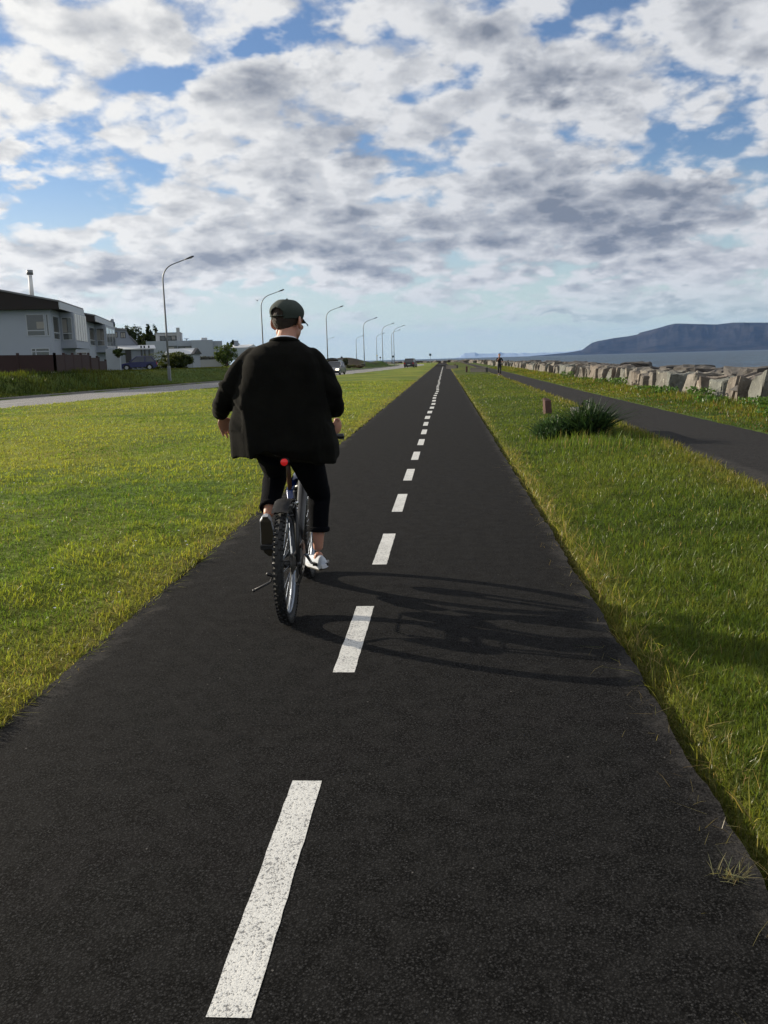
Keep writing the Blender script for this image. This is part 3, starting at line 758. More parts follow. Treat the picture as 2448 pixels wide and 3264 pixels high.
# ------------------------------------------------------------ stone wall
def rock_mesh(name, seed, sx, sy, sz, lean=0.0, n=15, detail=2):
    g = random.Random(seed); bm = bmesh.new()
    for cx in (-1, 1):
        for cy in (-1, 1):
            for cz in (-1, 1):
                q = g.uniform(.05, .62) if cz > 0 else g.uniform(0, .25)
                for _ in range(2): bm.verts.new((cx * (1 - q * g.random()) * sx / 2, cy * (1 - q * g.random() * 1.1) * sy / 2, cz * (1 - q * g.random()) * sz / 2))
    for i in range(n // 3):
        p = Vector((g.uniform(-1, 1), g.uniform(-1, 1), g.uniform(-1, 1)))
        k = max(abs(p.x), abs(p.y), abs(p.z)); p = p / k * 1.04
        bm.verts.new((p.x * sx / 2, p.y * sy / 2, p.z * sz / 2))
    r = bmesh.ops.convex_hull(bm, input=bm.verts)
    bmesh.ops.delete(bm, geom=[v for v in bm.verts if not v.link_faces], context='VERTS')
    bmesh.ops.dissolve_limit(bm, angle_limit=radians(11), verts=bm.verts, edges=bm.edges)
    bmesh.ops.remove_doubles(bm, verts=bm.verts, dist=min(sx, sy, sz) * .06)
    bmesh.ops.bevel(bm, geom=list(bm.edges), offset=min(sx, sy, sz) * .07, segments=1, affect='EDGES', clamp_overlap=True)
    bmesh.ops.remove_doubles(bm, verts=bm.verts, dist=.004)
    for v in bm.verts: v.co = Vector((max(-sx * .6, min(sx * .6, v.co.x)), max(-sy * .6, min(sy * .6, v.co.y)), max(-sz * .6, min(sz * .6, v.co.z))))
    bmesh.ops.triangulate(bm, faces=bm.faces)
    for _ in range(detail): bmesh.ops.subdivide_edges(bm, edges=bm.edges, cuts=1, use_grid_fill=True)
    from mathutils import noise
    off = Vector((seed * 3.1, seed * 1.7, 0))
    for v in bm.verts:
        nn = noise.fractal(v.co * 2.6 + off, 1.0, 2.0, 4) * .125 + noise.fractal(v.co * 9 + off, 1, 2, 2) * .028
        v.co += v.co.normalized() * nn * min(1, sx)
        v.co.y -= lean * (v.co.z + sz / 2); v.co.x += abs(lean) * .7 * (v.co.z + sz / 2)
    bmesh.ops.recalc_face_normals(bm, faces=bm.faces)
    me = bpy.data.meshes.new(name); bm.to_mesh(me); bm.free(); me.materials.append(M_rock)
    return me
VAR = [rock_mesh('wall_stone', 20 + i, .95, 1.0, 1.0, .10 + .09 * (i % 3), 9 + i % 5) for i in range(12)]
def put_rock(me, x, y, zt, sc, rz, rx=0, label=None, group=None, material=None):
    o = bpy.data.objects.new('wall_stone', me); COL.objects.link(o); o.location = (x, y, zt - .45 * sc[2]); o.scale = sc
    o.rotation_euler = (random.uniform(-.12, .02), random.uniform(-.06, .06), rz)
    tag(o, label, 'stone', group)
    return o
# front row, individually labelled near the camera (photo pixel ranges measured on the nearest stones)
near = [('tan stone with a crack at the right edge of the photo', 21.0, 1.15), ('big pinkish tan stone with a dark shadowed side, nearest full one in the wall', 22.45, 1.35), ('rounded orange tan wall stone left of the pinkish one', 24.0, 1.30),
        ('grey green stone with a flat top behind the narrow upright one', 25.4, 1.05), ('narrow upright pale slab between two dark gaps in the wall', 26.45, .55), ('brown stone leaning right with a dark flat side', 27.7, 1.25),
        ('grey stone with a white streak down its front', 29.3, 1.45), ('wide pale grey stone with a slanting left edge', 31.3, 1.6), ('pale green grey stone with a jagged lower right corner', 33.2, 1.35), ('small pinkish stone just before the wall line thins out', 34.8, 1.15)]
WX = lambda y: float(np.interp(y, [10, 60, 160, 250], [8.55, 8.72, 9.2, 9.6]))
def ztop(y): return .73 + .04 * sin(y * 1.9) + .05 * sin(y * .63)
for i, (lb, y0, w_) in enumerate(near):
    thin = w_ < .8
    put_rock(VAR[(i * 5 + 3) % 12], WX(y0) + random.uniform(-.08, .08), y0, ztop(y0) + random.uniform(-.08, .05) - (.24, .14, .06, 0, 0, 0, 0, 0, 0, 0)[i], (1.05, w_ * 1.12, 1.35 if not thin else 1.4), random.uniform(-.2, .2), label=lb)
y0 = 35.9; cnt = 10
def nth(k): return '%d%s' % (k, 'th' if 10 < k % 100 < 14 else {1: 'st', 2: 'nd', 3: 'rd'}.get(k % 10, 'th'))
while y0 < 250 and cnt < 190:
    w_ = random.uniform(.85, 1.4) * (1 + max(0, y0 - 70) * .004)
    g_lab = 'pale sunlit stone of the sea wall, %s counting from the right edge of the photo' % nth(cnt + 1) if y0 < 75 else 'small looking stone in the far stretch of the sea wall'
    put_rock(VAR[cnt * 7 % 12], WX(y0) + random.uniform(-.12, .12), y0 + w_ / 2, ztop(y0) + random.uniform(-.10, .05), (1.12, w_ * random.uniform(1.05, 1.18), random.uniform(1.25, 1.4)), random.uniform(-.22, .22),
             label=g_lab, group='middle stretch of sea wall stones' if y0 < 75 else 'far stretch of sea wall stones')
    y0 += w_ * .93; cnt += 1
# nearer than the frame edge, so the wall keeps going
for k in range(3): put_rock(VAR[k], WX(18), 19.6 - k * 1.4, .85, (1.05, 1.5, 1.35), k, label='tan stone of the wall just beyond the right edge of the photo', group='wall stones beyond the right edge')
# dark armour stones behind the front row
top_l = ['dark wedge shaped slab standing up behind the nearest wall stones', 'low dark boulder beside the wedge shaped slab']
wedge = MB().poly([(-.5, -.4, 0), (.55, -.4, 0), (.55, .4, 0), (-.5, .4, 0), (.30, -.36, .52), (.45, -.30, .44), (.45, .32, .42), (.28, .34, .50)], [(0, 1, 2, 3), (0, 4, 5, 1), (1, 5, 6, 2), (2, 6, 7, 3), (3, 7, 4, 0), (4, 7, 6, 5)])
bmesh.ops.bevel(wedge.bm, geom=list(wedge.bm.edges), offset=.03, segments=1, affect='EDGES')
pw = at(2400, 1196, 25.5)
wo = wedge.build('boulder', M_rockd, None, loc=(pw.x, pw.y, pw.z - .42)); wo.scale = (1.1, 1, 1); tag(wo, top_l[0], 'stone')
DV = []
for i in range(5):
    mm = rock_mesh('boulder', 90 + i, 1.1, 1.2, .7, 0, 14); mm.materials.clear(); mm.materials.append(M_rockd); DV.append(mm)
yb = 18.0; k = 0
while yb < 118:
    o = bpy.data.objects.new('boulder', DV[k % 5]); COL.objects.link(o); s_ = random.uniform(.8, 1.15)
    o.location = (WX(yb) + .95 + random.uniform(-.1, .25), yb, .50 + random.uniform(-.08, .14)); o.scale = (s_, s_ * 1.2, s_); o.rotation_euler = (0, 0, random.uniform(0, 6))
    if k == 5: tag(o, top_l[1], 'stone')
    elif k > 5 and yb < 62: tag(o, 'dark rough boulder behind the pale wall, %s beyond the wedge shaped slab' % nth(k - 4), 'stone', 'dark boulders behind the wall')
    else: tag(o, 'dark rough boulder showing just over the top of the distant pale wall' if k > 5 else 'dark rough boulder behind the wall at the right edge of the photo', 'stone', 'dark boulders behind the wall')
    yb += random.uniform(1.3, 2.2) * (1 + yb * .006); k += 1
# the wall bends left far ahead: one stone after another along the shore
seg = [(9.7, 252), (8.3, 300), (3, 330), (-12, 352), (-34, 375), (-62, 392)]
tot = []; 
for (ax, ay), (bx, by) in zip(seg[:-1], seg[1:]):
    L_ = sqrt((bx - ax) ** 2 + (by - ay) ** 2); m_ = int(L_ / 2.9)
    for j in range(m_): tot.append((ax + (bx - ax) * j / m_, ay + (by - ay) * j / m_))
for i, (xx, yy_) in enumerate(tot):
    o = bpy.data.objects.new('shore_stone', (VAR if random.random() < .45 else DV)[i % 5]); COL.objects.link(o); s_ = random.uniform(1.3, 2.3)
    o.location = (xx - .8, yy_ - .8, .35 + random.uniform(-.15, .1)); o.scale = (s_ * 1.3, s_ * 1.3, s_ * .62); o.rotation_euler = (0, 0, random.uniform(0, 6))
    tag(o, 'tiny distant stone on the shore line at the end of the paths', 'stone', 'stones on the distant shore line')
# upright red-brown stone and the low bench
mb = MB(); pts = []
def f_redst(t, b):
    co = t.new('ShaderNodeTexCoord').outputs['Object']; n = t.noise(co, 9, 5, .7)
    t.l.new(t.mix(n, (.045, .022, .018), (.12, .065, .052)), b.inputs['Base Color']); t.l.new(t.bump(n, .8, .02), b.inputs['Normal'])
M_red = nmat('red_stone', f_redst, rough=.9)
ps = at(1745, 1318, 21.6)
st = rock_mesh('stone_marker', 201, .17, .17, .70, -.04, 22, 2); st.materials.clear(); st.materials.append(M_red)
so_ = bpy.data.objects.new('stone_marker', st); COL.objects.link(so_); so_.location = (ps.x, ps.y, .18); so_.rotation_euler = (.0, -.10, .35); so_.scale = (1, 1, .85)
tag(so_, 'upright reddish brown stone standing in the grass beside the footpath', 'stone')
t = empty('bench', (2.70, 16.7, -.03)); tag(t, 'low grey stone bench half hidden by plants beside the footpath', 'bench')
M_conc = varied('bench_concrete', (.085, .082, .078), .3, 6, .9, .4)
MB().box(-.21, .21, -.95, .95, .41, .49, .012).build('seat', M_conc, t)
MB().box(-.19, .19, -.93, .93, -.1, .408, .01).build('base', M_conc, t)  # solid fill added under the seat so the bench casts an unbroken shadow
# the same kind of stone and bench further along
for (u, v, Yd, lb1, lb2) in ((1487, 1172, 88, 'small dark post by the second bench along the grass strip', 'dark bench far up the grass strip, second from the camera'),
                            (1450, 1165, 128, 'tiny dark post by the farthest bench', 'farthest low bench where the paths meet the crossing')):
    p = at(u, v, Yd); o = bpy.data.objects.new('stone_marker', st); COL.objects.link(o); o.location = (p.x, p.y, .35); o.scale = (1.1, 1, 1.0); tag(o, lb1, 'stone')
    c2 = copy_tree(t); c2.location = (p.x + (1.2 if Yd < 100 else -.4), p.y - 1, 0); c2.rotation_euler = (0, 0, .9); tag(c2, lb2, 'bench')

# ------------------------------------------------------------ street lamps
M_galv = varied('galvanised_steel', (.20, .21, .22), .15, 5, .45, metal=.7)
M_lampg = mat('lamp_glass', (.55, .56, .55), .25)
M_dkmetal = mat('dark_metal', (.03, .032, .035), .5)
def lamp(loc, h, label, arm=(3.3, .35), group='street lamps along the road', rz=0.0, side_box=True):
    t = empty('street_lamp', loc, rz); tag(t, label, 'street lamp', group)
    A, lift = arm; hb = h - lift - A * .62
    pts = [(0, 0, -.3), (0, 0, hb * .5), (0, 0, hb)]; rads = [.095, .08, .062]
    for k in range(1, 9):
        a = k / 8 * radians(70); R = A * .66
        pts.append((R * (1 - cos(a)), 0, hb + R * sin(a))); rads.append(.06 - .002 * k)
    last = Vector(pts[-1]); d = Vector((cos(radians(18)), 0, sin(radians(18)))); pts.append(tuple(last + d * (A * .62))); rads.append(.038)
    MB().tube(pts, rads, 8).build('pole', M_galv, t, True)
    e = Vector(pts[-1]); mb = MB()
    mb.tube([e - d * .1, e + d * .05, e + d * .35, e + d * .62, e + d * .70], [.05, .085, .13, .11, .04], 8, flat=.6)
    mb.build('lamp_head', M_dkmetal, t, True)
    MB().ball(e + d * .38 - Vector((0, 0, .055)), .1, (1.5, .8, .5), 2).build('lamp_glass', M_lampg, t, True)
    MB().box(-.11, .11, -.11, .11, -.2, 1.1, .01).build('base_box', M_galv, t)
    return t
def lamp_px(ub, vb, Yd, uh, vh, label, **k):
    b = at(ub, vb, Yd); hd = at(uh, vh, Yd)
    return lamp((b.x, b.y, b.z), hd.z - b.z, label, arm=(max(1.2, (hd.x - b.x) * .78), .35), **k)
lamp_px(541, 1211, 70, 612, 826, 'tall curved street lamp just right of the parked blue hatchback, the tallest one')
lamp_px(843, 1192, 104, 903, 930, 'curved street lamp rising behind the cap of the cyclist')
lamp_px(1046, 1180, 138, 1092, 980, 'curved street lamp beside the bus shelter')
lamp_px(1162, 1169, 176, 1201, 1016, 'curved street lamp right of the dark earth mound, with a grey box at its foot')
lamp_px(1221, 1169, 206, 1256, 1033, 'curved street lamp standing alone on the green bank by the kerb')
lamp_px(1257, 1159, 226, 1289, 1040, 'right hand lamp of the far pair, left of the dark car')
lamp_px(1250, 1156, 250, 1275, 1053, 'left hand and lower lamp of the far pair, left of the dark car')
lamp_px(1202, 1150, 262, 1224, 1063, 'small curved lamp on top of the green mound with a sign on its pole')
lamp_px(1137, 1148, 270, 1158, 1071, 'small curved lamp behind the top of the dark earth mound')
lamp_px(1046, 1152, 300, 1063, 1076, 'faint distant lamp just behind the pole beside the bus shelter')

# ------------------------------------------------------------ signs, shelter, bird
M_signb = mat('sign_blue', (.03, .10, .16), .5); M_white = varied('white_paint', (.72, .72, .70), .08, 2, .6); M_blk = mat('black_plastic', (.012, .012, .013), .5)
M_signy = mat('sign_yellow', (.5, .4, .05), .5); 
def sign(u, v0, v1, Yd, wpx, label, shape='sq', m_=M_signb, cat_='sign'):
    b = at(u, v1, Yd); tp = at(u, v0, Yd); w_ = wpx * Yd / F; t = empty('road_sign', b); tag(t, label, cat_)
    H_ = tp.z - b.z
    MB().cyl((0, 0, -.3), (0, 0, H_), .035, seg=8).build('post', M_galv, t)
    if shape == 'sq':
        MB().box(-w_ / 2, w_ / 2, -.05, -.036, H_ - w_, H_, .004).build('plate', M_white, t); MB().box(-w_ * .4, w_ * .4, -.056, -.051, H_ - w_ * .9, H_ - w_ * .1).build('panel', m_, t)
    elif shape == 'round':
        MB().cyl((0, -.05, H_ - w_ / 2), (0, -.03, H_ - w_ / 2), w_ / 2, seg=24).build('plate', m_, t)
    else:
        MB().prism([(-w_ / 2, H_ - w_ * .85), (w_ / 2, H_ - w_ * .85), (0, H_)], 'y', -.06, -.04).build('plate', M_signy, t); 
    return t
sign(1372, 1127, 1156, 190, 7.5, 'small square blue sign with a white border left of the cycle path')
sign(1253, 1133, 1152, 235, 6.5, 'square blue sign with a pale foot between the far pair of lamps', m_=M_signb)
sign(1090, 1136, 1163, 132, 6.5, 'round dark sign on a short post right of the bus shelter', 'round', M_blk)
sign(1202, 1130, 1150, 258, 6, 'triangular warning sign on the green mound', 'tri')
sign(1213, 1137, 1162, 215, 5, 'small dark flag shaped sign on a thin pole by the green mound', 'sq', M_blk)
# bus shelter
p = at(1060, 1178, 128); t = empty('bus_shelter', (p.x, p.y, p.z - .55), -.12); t.scale = (.8, .8, .86); tag(t, 'glass bus shelter with a rounded dark roof behind the oncoming grey car', 'bus shelter')
M_glass = mat('dark_glass', (.03, .035, .04), .06, spec=.8); M_pale = mat('poster_pale', (.45, .52, .55), .4)
wS = 1.9
prof = [(-wS / 2 - .1, 2.35), (-wS / 2 + .25, 2.52), (0, 2.6), (wS / 2 - .25, 2.52), (wS / 2 + .1, 2.35), (wS / 2 + .1, 2.25), (-wS / 2 - .1, 2.25)]
MB().prism(prof, 'y', -.8, .8).build('roof', M_dkmetal, t)
for sx in (-1, 1):
    for sy in (-1, 1): MB().box(sx * wS / 2 - .04, sx * wS / 2 + .04, sy * .7 - .04, sy * .7 + .04, -.1, 2.26).build('post', M_dkmetal, t)
MB().box(-wS / 2 + .05, wS / 2 - .05, .66, .68, .25, 2.2).build('pane', M_glass, t)
MB().box(wS / 2 + .12, wS / 2 + .9, -.1, .1, .1, 2.4, .02).build('poster_case', M_galv, t)
MB().box(wS / 2 + .2, wS / 2 + .82, -.13, -.105, .35, 2.2).build('poster', M_pale, t)
MB().box(-wS / 2 + .1, wS / 2 - .1, -.72, -.69, .1, 1.05).build('advert', M_pale, t)
MB().box(-.75, .75, .25, .6, .42, .47, .01).build('seat', M_galv, t)
# two grey stone posts at the foot of the fourth lamp
for du, lb in ((-6, 'left one of two small dark stone posts at the foot of a lamp'), (1.5, 'right one of two small dark stone posts at the foot of a lamp')):
    p = at(1160 + du, 1172, 172); o = bpy.data.objects.new('stone_post', DV[0]); COL.objects.link(o); o.location = (p.x, p.y, p.z + .3); o.scale = (.35, .35, 1.3); tag(o, lb, 'stone post')
# gull
p = at(820, 958, 60); mb = MB()
mb.poly([(-.38, 0, .10), (-.18, .05, .13), (0, .03, .02), (.18, .05, .13), (.38, 0, .10), (.17, -.06, .12), (0, -.07, 0), (-.17, -.06, .12)], [(0, 1, 7), (1, 2, 6, 7), (2, 3, 5, 6), (3, 4, 5)])
g_o = mb.ball((0, 0, 0), .05, (.9, 2.4, .9), 1).build('gull', mat('feather_grey', (.12, .13, .15), .8), None, loc=p); tag(g_o, 'tiny gull gliding in the sky left of the cap of the cyclist', 'bird')

# ------------------------------------------------------------ cars
M_tyre = mat('tyre_rubber', (.015, .015, .015), .8); M_rim = mat('alloy_rim', (.45, .46, .48), .35, .8)
M_chrome = mat('chrome', (.6, .6, .6), .15, 1.0)
def car(name, loc, rz, body_col, L=4.1, W=1.74, H_=1.45, label='', hatch=True, lit=False, group=None):
    """car pointing along +y, origin on the ground in the middle"""
    t = empty(name, loc, rz); tag(t, label, 'car', group)
    paint = mat('car_paint', body_col, .35, .1, .5); paint.node_tree.nodes['Principled BSDF'].inputs['Coat Weight'].default_value = .25
    h = L / 2; z0 = .20; belt = .58 * H_ + .02
    # lower body: side profile with wheel arches cut as polygon
    prof = [(-h + .03, z0 + .12), (-h, .48), (-h + .05, belt - .08), (-h + .18, belt), (h * .42, belt - .02), (h - .55, belt - .13), (h - .12, belt - .26), (h, .50), (h - .04, z0 + .08)]
    def arch(cy, r=.36):
        return [(cy + r * cos(a), z0 + .10 + r * sin(a) * .95) for a in [k * pi / 8 for k in range(0, 9)]]
    fw, rw_ = h - .82, -h + .74
    prof = prof + [(fw + .40, z0)] + arch(fw) + arch(rw_) + [(rw_ - .40, z0)]
    bm = bmesh.new(); rows = []
    for xx, sc_, dz in ((-1.0, .965, .0), (-.93, 1.0, .0), (.93, 1.0, .0), (1.0, .965, .0)):
        rows.append([bm.verts.new((xx * W / 2, p_[0] * (1 if abs(xx) < .95 else .985), (p_[1] - .55) * sc_ + .55)) for p_ in prof])
    n = len(prof)
    for a, b in zip(rows[:-1], rows[1:]):
        for k in range(n): bm.faces.new((a[k], a[(k + 1) % n], b[(k + 1) % n], b[k]))
    for rws, fl in ((rows[0], False), (rows[-1], True)):
        f = bm.faces.new(rws if not fl else rws[::-1]); bmesh.ops.triangulate(bm, faces=[f])
    bmesh.ops.recalc_face_normals(bm, faces=bm.faces); me = bpy.data.meshes.new('body'); bm.to_mesh(me); bm.free(); bd = link_mesh('body', me, paint, t)
    # greenhouse
    yb0, yb1 = (-h + .10, h * .40); yt0, yt1 = ((-h + .55) if hatch else (-h + 1.0), h * .02)
    wb, wt = W / 2 - .06, W / 2 - .22; zt = H_ - .05
    def P8(i=0.0, zo=0.0):
        return [(-wb + i, yb0 + i, belt - .02), (wb - i, yb0 + i, belt - .02), (wb - i, yb1 - i, belt - .02), (-wb + i, yb1 - i, belt - .02), (-wt + i, yt0 + i, zt + zo), (wt - i, yt0 + i, zt + zo), (wt - i, yt1 - i, zt + zo), (-wt + i, yt1 - i, zt + zo)]
    MB().poly(P8(), [(0, 1, 5, 4), (1, 2, 6, 5), (2, 3, 7, 6), (3, 0, 4, 7), (4, 5, 6, 7)]).build('windows', M_glass, t)
    q = P8(); rf = MB(); rf.poly([(-wt - .03, yt0 - .08, zt), (wt + .03, yt0 - .08, zt), (wt + .03, yt1 + .04, zt), (-wt - .03, yt1 + .04, zt), (-wt + .05, yt0 + .08, H_), (wt - .05, yt0 + .08, H_), (wt - .05, yt1 - .12, H_), (-wt + .05, yt1 - .12, H_)], [(0, 1, 5, 4), (1, 2, 6, 5), (2, 3, 7, 6), (3, 0, 4, 7), (4, 5, 6, 7), (3, 2, 1, 0)]).build('roof', paint, t)
    pm = MB()
    for a, b in ((0, 4), (1, 5), (2, 6), (3, 7)): pm.tube([q[a], q[b]], [.055, .04], 6)
    for s in (0, 1):
        A_, B_, C_, D_ = [Vector(q[i]) for i in ((0, 4, 7, 3) if s == 0 else (1, 5, 6, 2))]
        for f_ in (.42,): pm.tube([A_.lerp(D_, f_), B_.lerp(C_, f_)], [.045, .035], 6)
    pm.build('pillar', paint, t)
    for cy in (fw, rw_):
        for s in (-1, 1):
            wh = MB().torus((s * (W / 2 - .10), cy, .31), .235, .075, seg=28, sub=8, rw=.10).build('wheel', M_tyre, t, True)
            MB().cyl((s * (W / 2 - .16), cy, .31), (s * (W / 2 - .015), cy, .31), .175, .165, 14).build('rim', M_rim, wh)
    lm = mat('headlight_' + name, (.7, .7, .68), .15) if not lit else mat('headlight_lit', (.9, .85, .7), .2, emit=(1, .82, .55), es=6)
    for s in (-1, 1):
        MB().box(s * W * .36 - .17, s * W * .36 + .17, h - .20, h - .015, belt - .34, belt - .22, .03).build('headlight', lm if (s < 0 or not lit) else M_pale, t)
        MB().box(s * W * .42 - .13, s * W * .42 + .13, -h - .015, -h + .14, belt - .34, belt - .06, .03).build('tail_light', mat('tail_red', (.35, .02, .02), .25) if 'tail_red' not in bpy.data.materials else bpy.data.materials['tail_red'], t)
        MB().box(s * (W / 2 + .07) - .08, s * (W / 2 + .07) + .08, h * .36, h * .36 + .10, belt + .0, belt + .14, .02).build('wing_mirror', paint, t)
    MB().box(-W * .40, W * .40, -h - .05, -h + .1, .30, .50, .03).build('bumper', M_blk if 'dark' in label else paint, t)
    MB().box(-W * .40, W * .40, h - .1, h + .04, .26, .44, .03).build('grille', M_blk, t)
    MB().box(-.26, .26, -h - .065, -h - .052, .52, .63).build('number_plate', M_white, t); MB().box(-.26, .26, h + .042, h + .052, .34, .45).build('number_plate', M_white, t)
    return t
def car_rz(y): 
    a = float(road_c(y + 6)); b = float(road_c(y - 6)); return -atan2(a - b, 12)
p = at(1077, 1193, 100); xr = float(road_c(100)) - 1.9
car('oncoming_car', (p.x - .3, p.y, -.01), car_rz(100) + pi, (.075, .085, .105), 4.2, 1.78, 1.5, 'grey car coming towards the camera with one headlight lit', lit=True)
p = at(1309, 1171, 160)
car('leading_car', (p.x, p.y, -.01), car_rz(160) - .05, (.018, .022, .028), 4.3, 1.84, 1.68, 'dark car seen from behind driving away along the road')
p = at(440, 1177, 86)
car('parked_car', (p.x, p.y, 1.135), radians(92) + .28, (.010, .012, .085), 3.75, 1.66, 1.42, 'parked dark blue hatchback in front of the hedge and houses')

# ------------------------------------------------------------ houses
M_wall = varied('house_white', (.33, .365, .415), .06, .6, .85, .25, 60)
M_wall2 = varied('house_grey', (.20, .225, .27), .06, .8, .85, .25, 60)
M_wall3 = varied('house_cream', (.40, .41, .41), .06, .8, .85)
M_brown = varied('brown_cladding', (.018, .013, .012), .25, 4, .8)
M_fence = varied('red_fence_paint', (.032, .014, .013), .2, 3, .8)
M_frame = mat('window_frame', (.40, .43, .46), .5); M_frdk = mat('frame_dark', (.02, .02, .022), .5)
M_pane = mat('window_pane', (.045, .050, .050), .08, spec=.9); M_curt = mat('curtain', (.30, .29, .26), .9)
M_roofm = varied('roof_metal', (.16, .16, .17), .1, 2, .6); M_roofw = mat('roof_pale', (.50, .52, .54), .6)
def window(parent, face, a0, a1, z0, z1, off, frame=M_frame, mull=(.5,), bars=(), depth=.12, pane=None, curtain=None):
    """face 's': plane y=off seen from -y;  'e': plane x=off seen from +x.  a0,a1 along the wall"""
    def bx(m, u0, u1, w0, w1, d0, d1):
        if face == 's': m.box(u0, u1, off + d0, off + d1, w0, w1)
        else: m.box(off - d1, off - d0, u0, u1, w0, w1)
    fm = MB(); t_ = .07
    bx(fm, a0, a1, z0, z0 + t_, -.035, .05); bx(fm, a0, a1, z1 - t_, z1, -.035, .05); bx(fm, a0, a0 + t_, z0 + t_, z1 - t_, -.035, .05); bx(fm, a1 - t_, a1, z0 + t_, z1 - t_, -.035, .05)
    for k in mull: c = a0 + (a1 - a0) * k; bx(fm, c - .035, c + .035, z0 + t_, z1 - t_, -.030, .045)
    for k in bars: c = z0 + (z1 - z0) * k; bx(fm, a0 + t_, a1 - t_, c - .035, c + .035, -.028, .04)
    w_ = fm.build('window', frame, parent); pn = MB(); bx(pn, a0 + t_, a1 - t_, z0 + t_, z1 - t_, -.010, .015); pn.build('pane', pane or M_pane, w_)
    if curtain:
        cm = MB(); bx(cm, a0 + (a1 - a0) * curtain[0], a0 + (a1 - a0) * curtain[1], z0 + t_ + (z1 - z0) * curtain[2], z0 + (z1 - z0) * curtain[3], -.022, -.012); cm.build('curtain', M_curt, w_)
    return w_
def two_storey(loc, rz, Lf, label, slats=True, chim=True):
    """local: +y = along the street away from camera, +x = towards the road, z up; origin = near street corner"""
    t = empty('house', loc, rz); tag(t, label, 'house')
    MB().box(-13, 0, 0, Lf, -1.2, 5.15).build('wall', M_wall, t)
    # low pitched gable roof: eave on the street side, ridge 6.5 m back
    zr = 5.15; ex = .75; rz_ = 7.15
    prof = [(ex, zr), (ex, zr + .50), (-6.5, rz_), (-13.8, zr + .5), (-13.8, zr)]
    MB().prism([(p_[0], p_[1]) for p_ in prof], 'y', -.55, Lf + .3).build('gable', M_brown, t)
    sl = lambda x_: zr + .50 + (ex - x_) / (ex + 6.5) * (rz_ - zr - .5)
    MB().prism([(ex + .06, zr + .50), (ex + .06, zr + .62), (-6.5, rz_ + .14), (-13.9, zr + .64), (-13.9, zr + .50), (-6.5, rz_ + .005)], 'y', -.62, Lf + .36).build('roof', M_roofm, t)
    MB().box(ex + .004, ex + .10, -.60, Lf + .34, zr + .12, zr + .49).build('fascia', M_frame, t)
    MB().box(ex + .02, ex + .14, -.60, Lf + .34, zr - .02, zr + .10).build('gutter', M_roofw, t)
    # south wall windows
    window(t, 's', -1.80, -.46, 3.2, 4.85, 0, mull=(), bars=(.26,), curtain=(.55, .95, .30, .65))
    window(t, 's', -.40, -.16, 3.2, 4.85, 0, mull=(), bars=())
    window(t, 's', -1.62, -.28, 1.65, 2.35, 0, mull=(.25,), bars=(.62,), pane=M_pane)
    # bay on the street side with slats on its outer face
    b0 = Lf * .34
    MB().box(.002, 1.15, b0, Lf - .25, 2.35, 2.86).build('bay_base', M_wall, t)
    MB().box(.002, 1.05, b0 + .06, Lf - .3, 2.86, 5.1).build('bay', M_wall, t)
    window(t, 's', .12, .92, 2.95, 4.75, b0 + .06, mull=(), bars=(.30,), curtain=(0, .5, .3, .9))
    if slats:
        for k in range(5): y_ = b0 + .35 + k * (Lf - .7 - b0) / 5; MB().box(1.054, 1.14, y_, y_ + (Lf - .7 - b0) / 5 * .62, 2.95, 5.02).build('slat', M_white, t)
    else: window(t, 'e', b0 + .3, Lf - .5, 2.75, 4.9, 1.054, mull=(.33, .66))
    window(t, 'e', .5, b0 - .4, 2.95, 4.75, 0, mull=(), bars=(.3,))
    MB().box(.002, .05, b0 + .6, b0 + 1.7, -.2, 1.9).build('door', M_brown, t); window(t, 'e', .6, b0 - .3, .3, 1.6, 0, mull=(.5,))
    if not chim: return t
    MB().cyl((-1.75, 2.5, sl(-1.75) - .3), (-1.75, 2.5, sl(-1.75) + 1.7), .17, .15, 12).build('chimney', M_white, t, True)
    MB().cyl((-1.75, 2.5, sl(-1.75) + 1.75), (-1.75, 2.5, sl(-1.75) + 2.1), .24, seg=12).build('chimney_cap', M_galv, t, True)
    mb = MB().cyl((-4.6, 1.5, rz_ - .6), (-4.6, 1.5, rz_ + 1.0), .03, seg=6); mb.tube([(-5.2, 1.5, rz_ + .9), (-4.0, 1.5, rz_ + .9)], .02, 5); mb.tube([(-4.7, 1.5, rz_ + .3), (-4.5, 1.5, rz_ + .3)], .08, 6)
    mb.build('aerial', M_galv, t)
    return t
def set_house(u0, v0, Y0, u1, v1, Y1, ztop=5.65):
    a = at(u0, v0, Y0); b = at(u1, v1, Y1)
    g_ = -atan2(b.x - a.x, b.y - a.y); c_, s_ = cos(g_), sin(g_); lx, ly = -.85, .6
    return (a.x + lx * c_ - ly * s_, a.y + lx * s_ + ly * c_, a.z - ztop), g_, sqrt((b.x - a.x) ** 2 + (b.y - a.y) ** 2)
loc, rz, Lf = set_house(190, 962, 64.5, 261, 989, 73.2)
two_storey(loc, rz, Lf, 'nearest white two storey house with a dark brown gable and a white slatted bay')
loc, rz, Lf = set_house(305, 1007, 82.5, 357, 1029, 95.5)
two_storey(loc, rz, Lf, 'second white two storey house with a brown gable, just behind the nearest one', slats=False, chim=False)
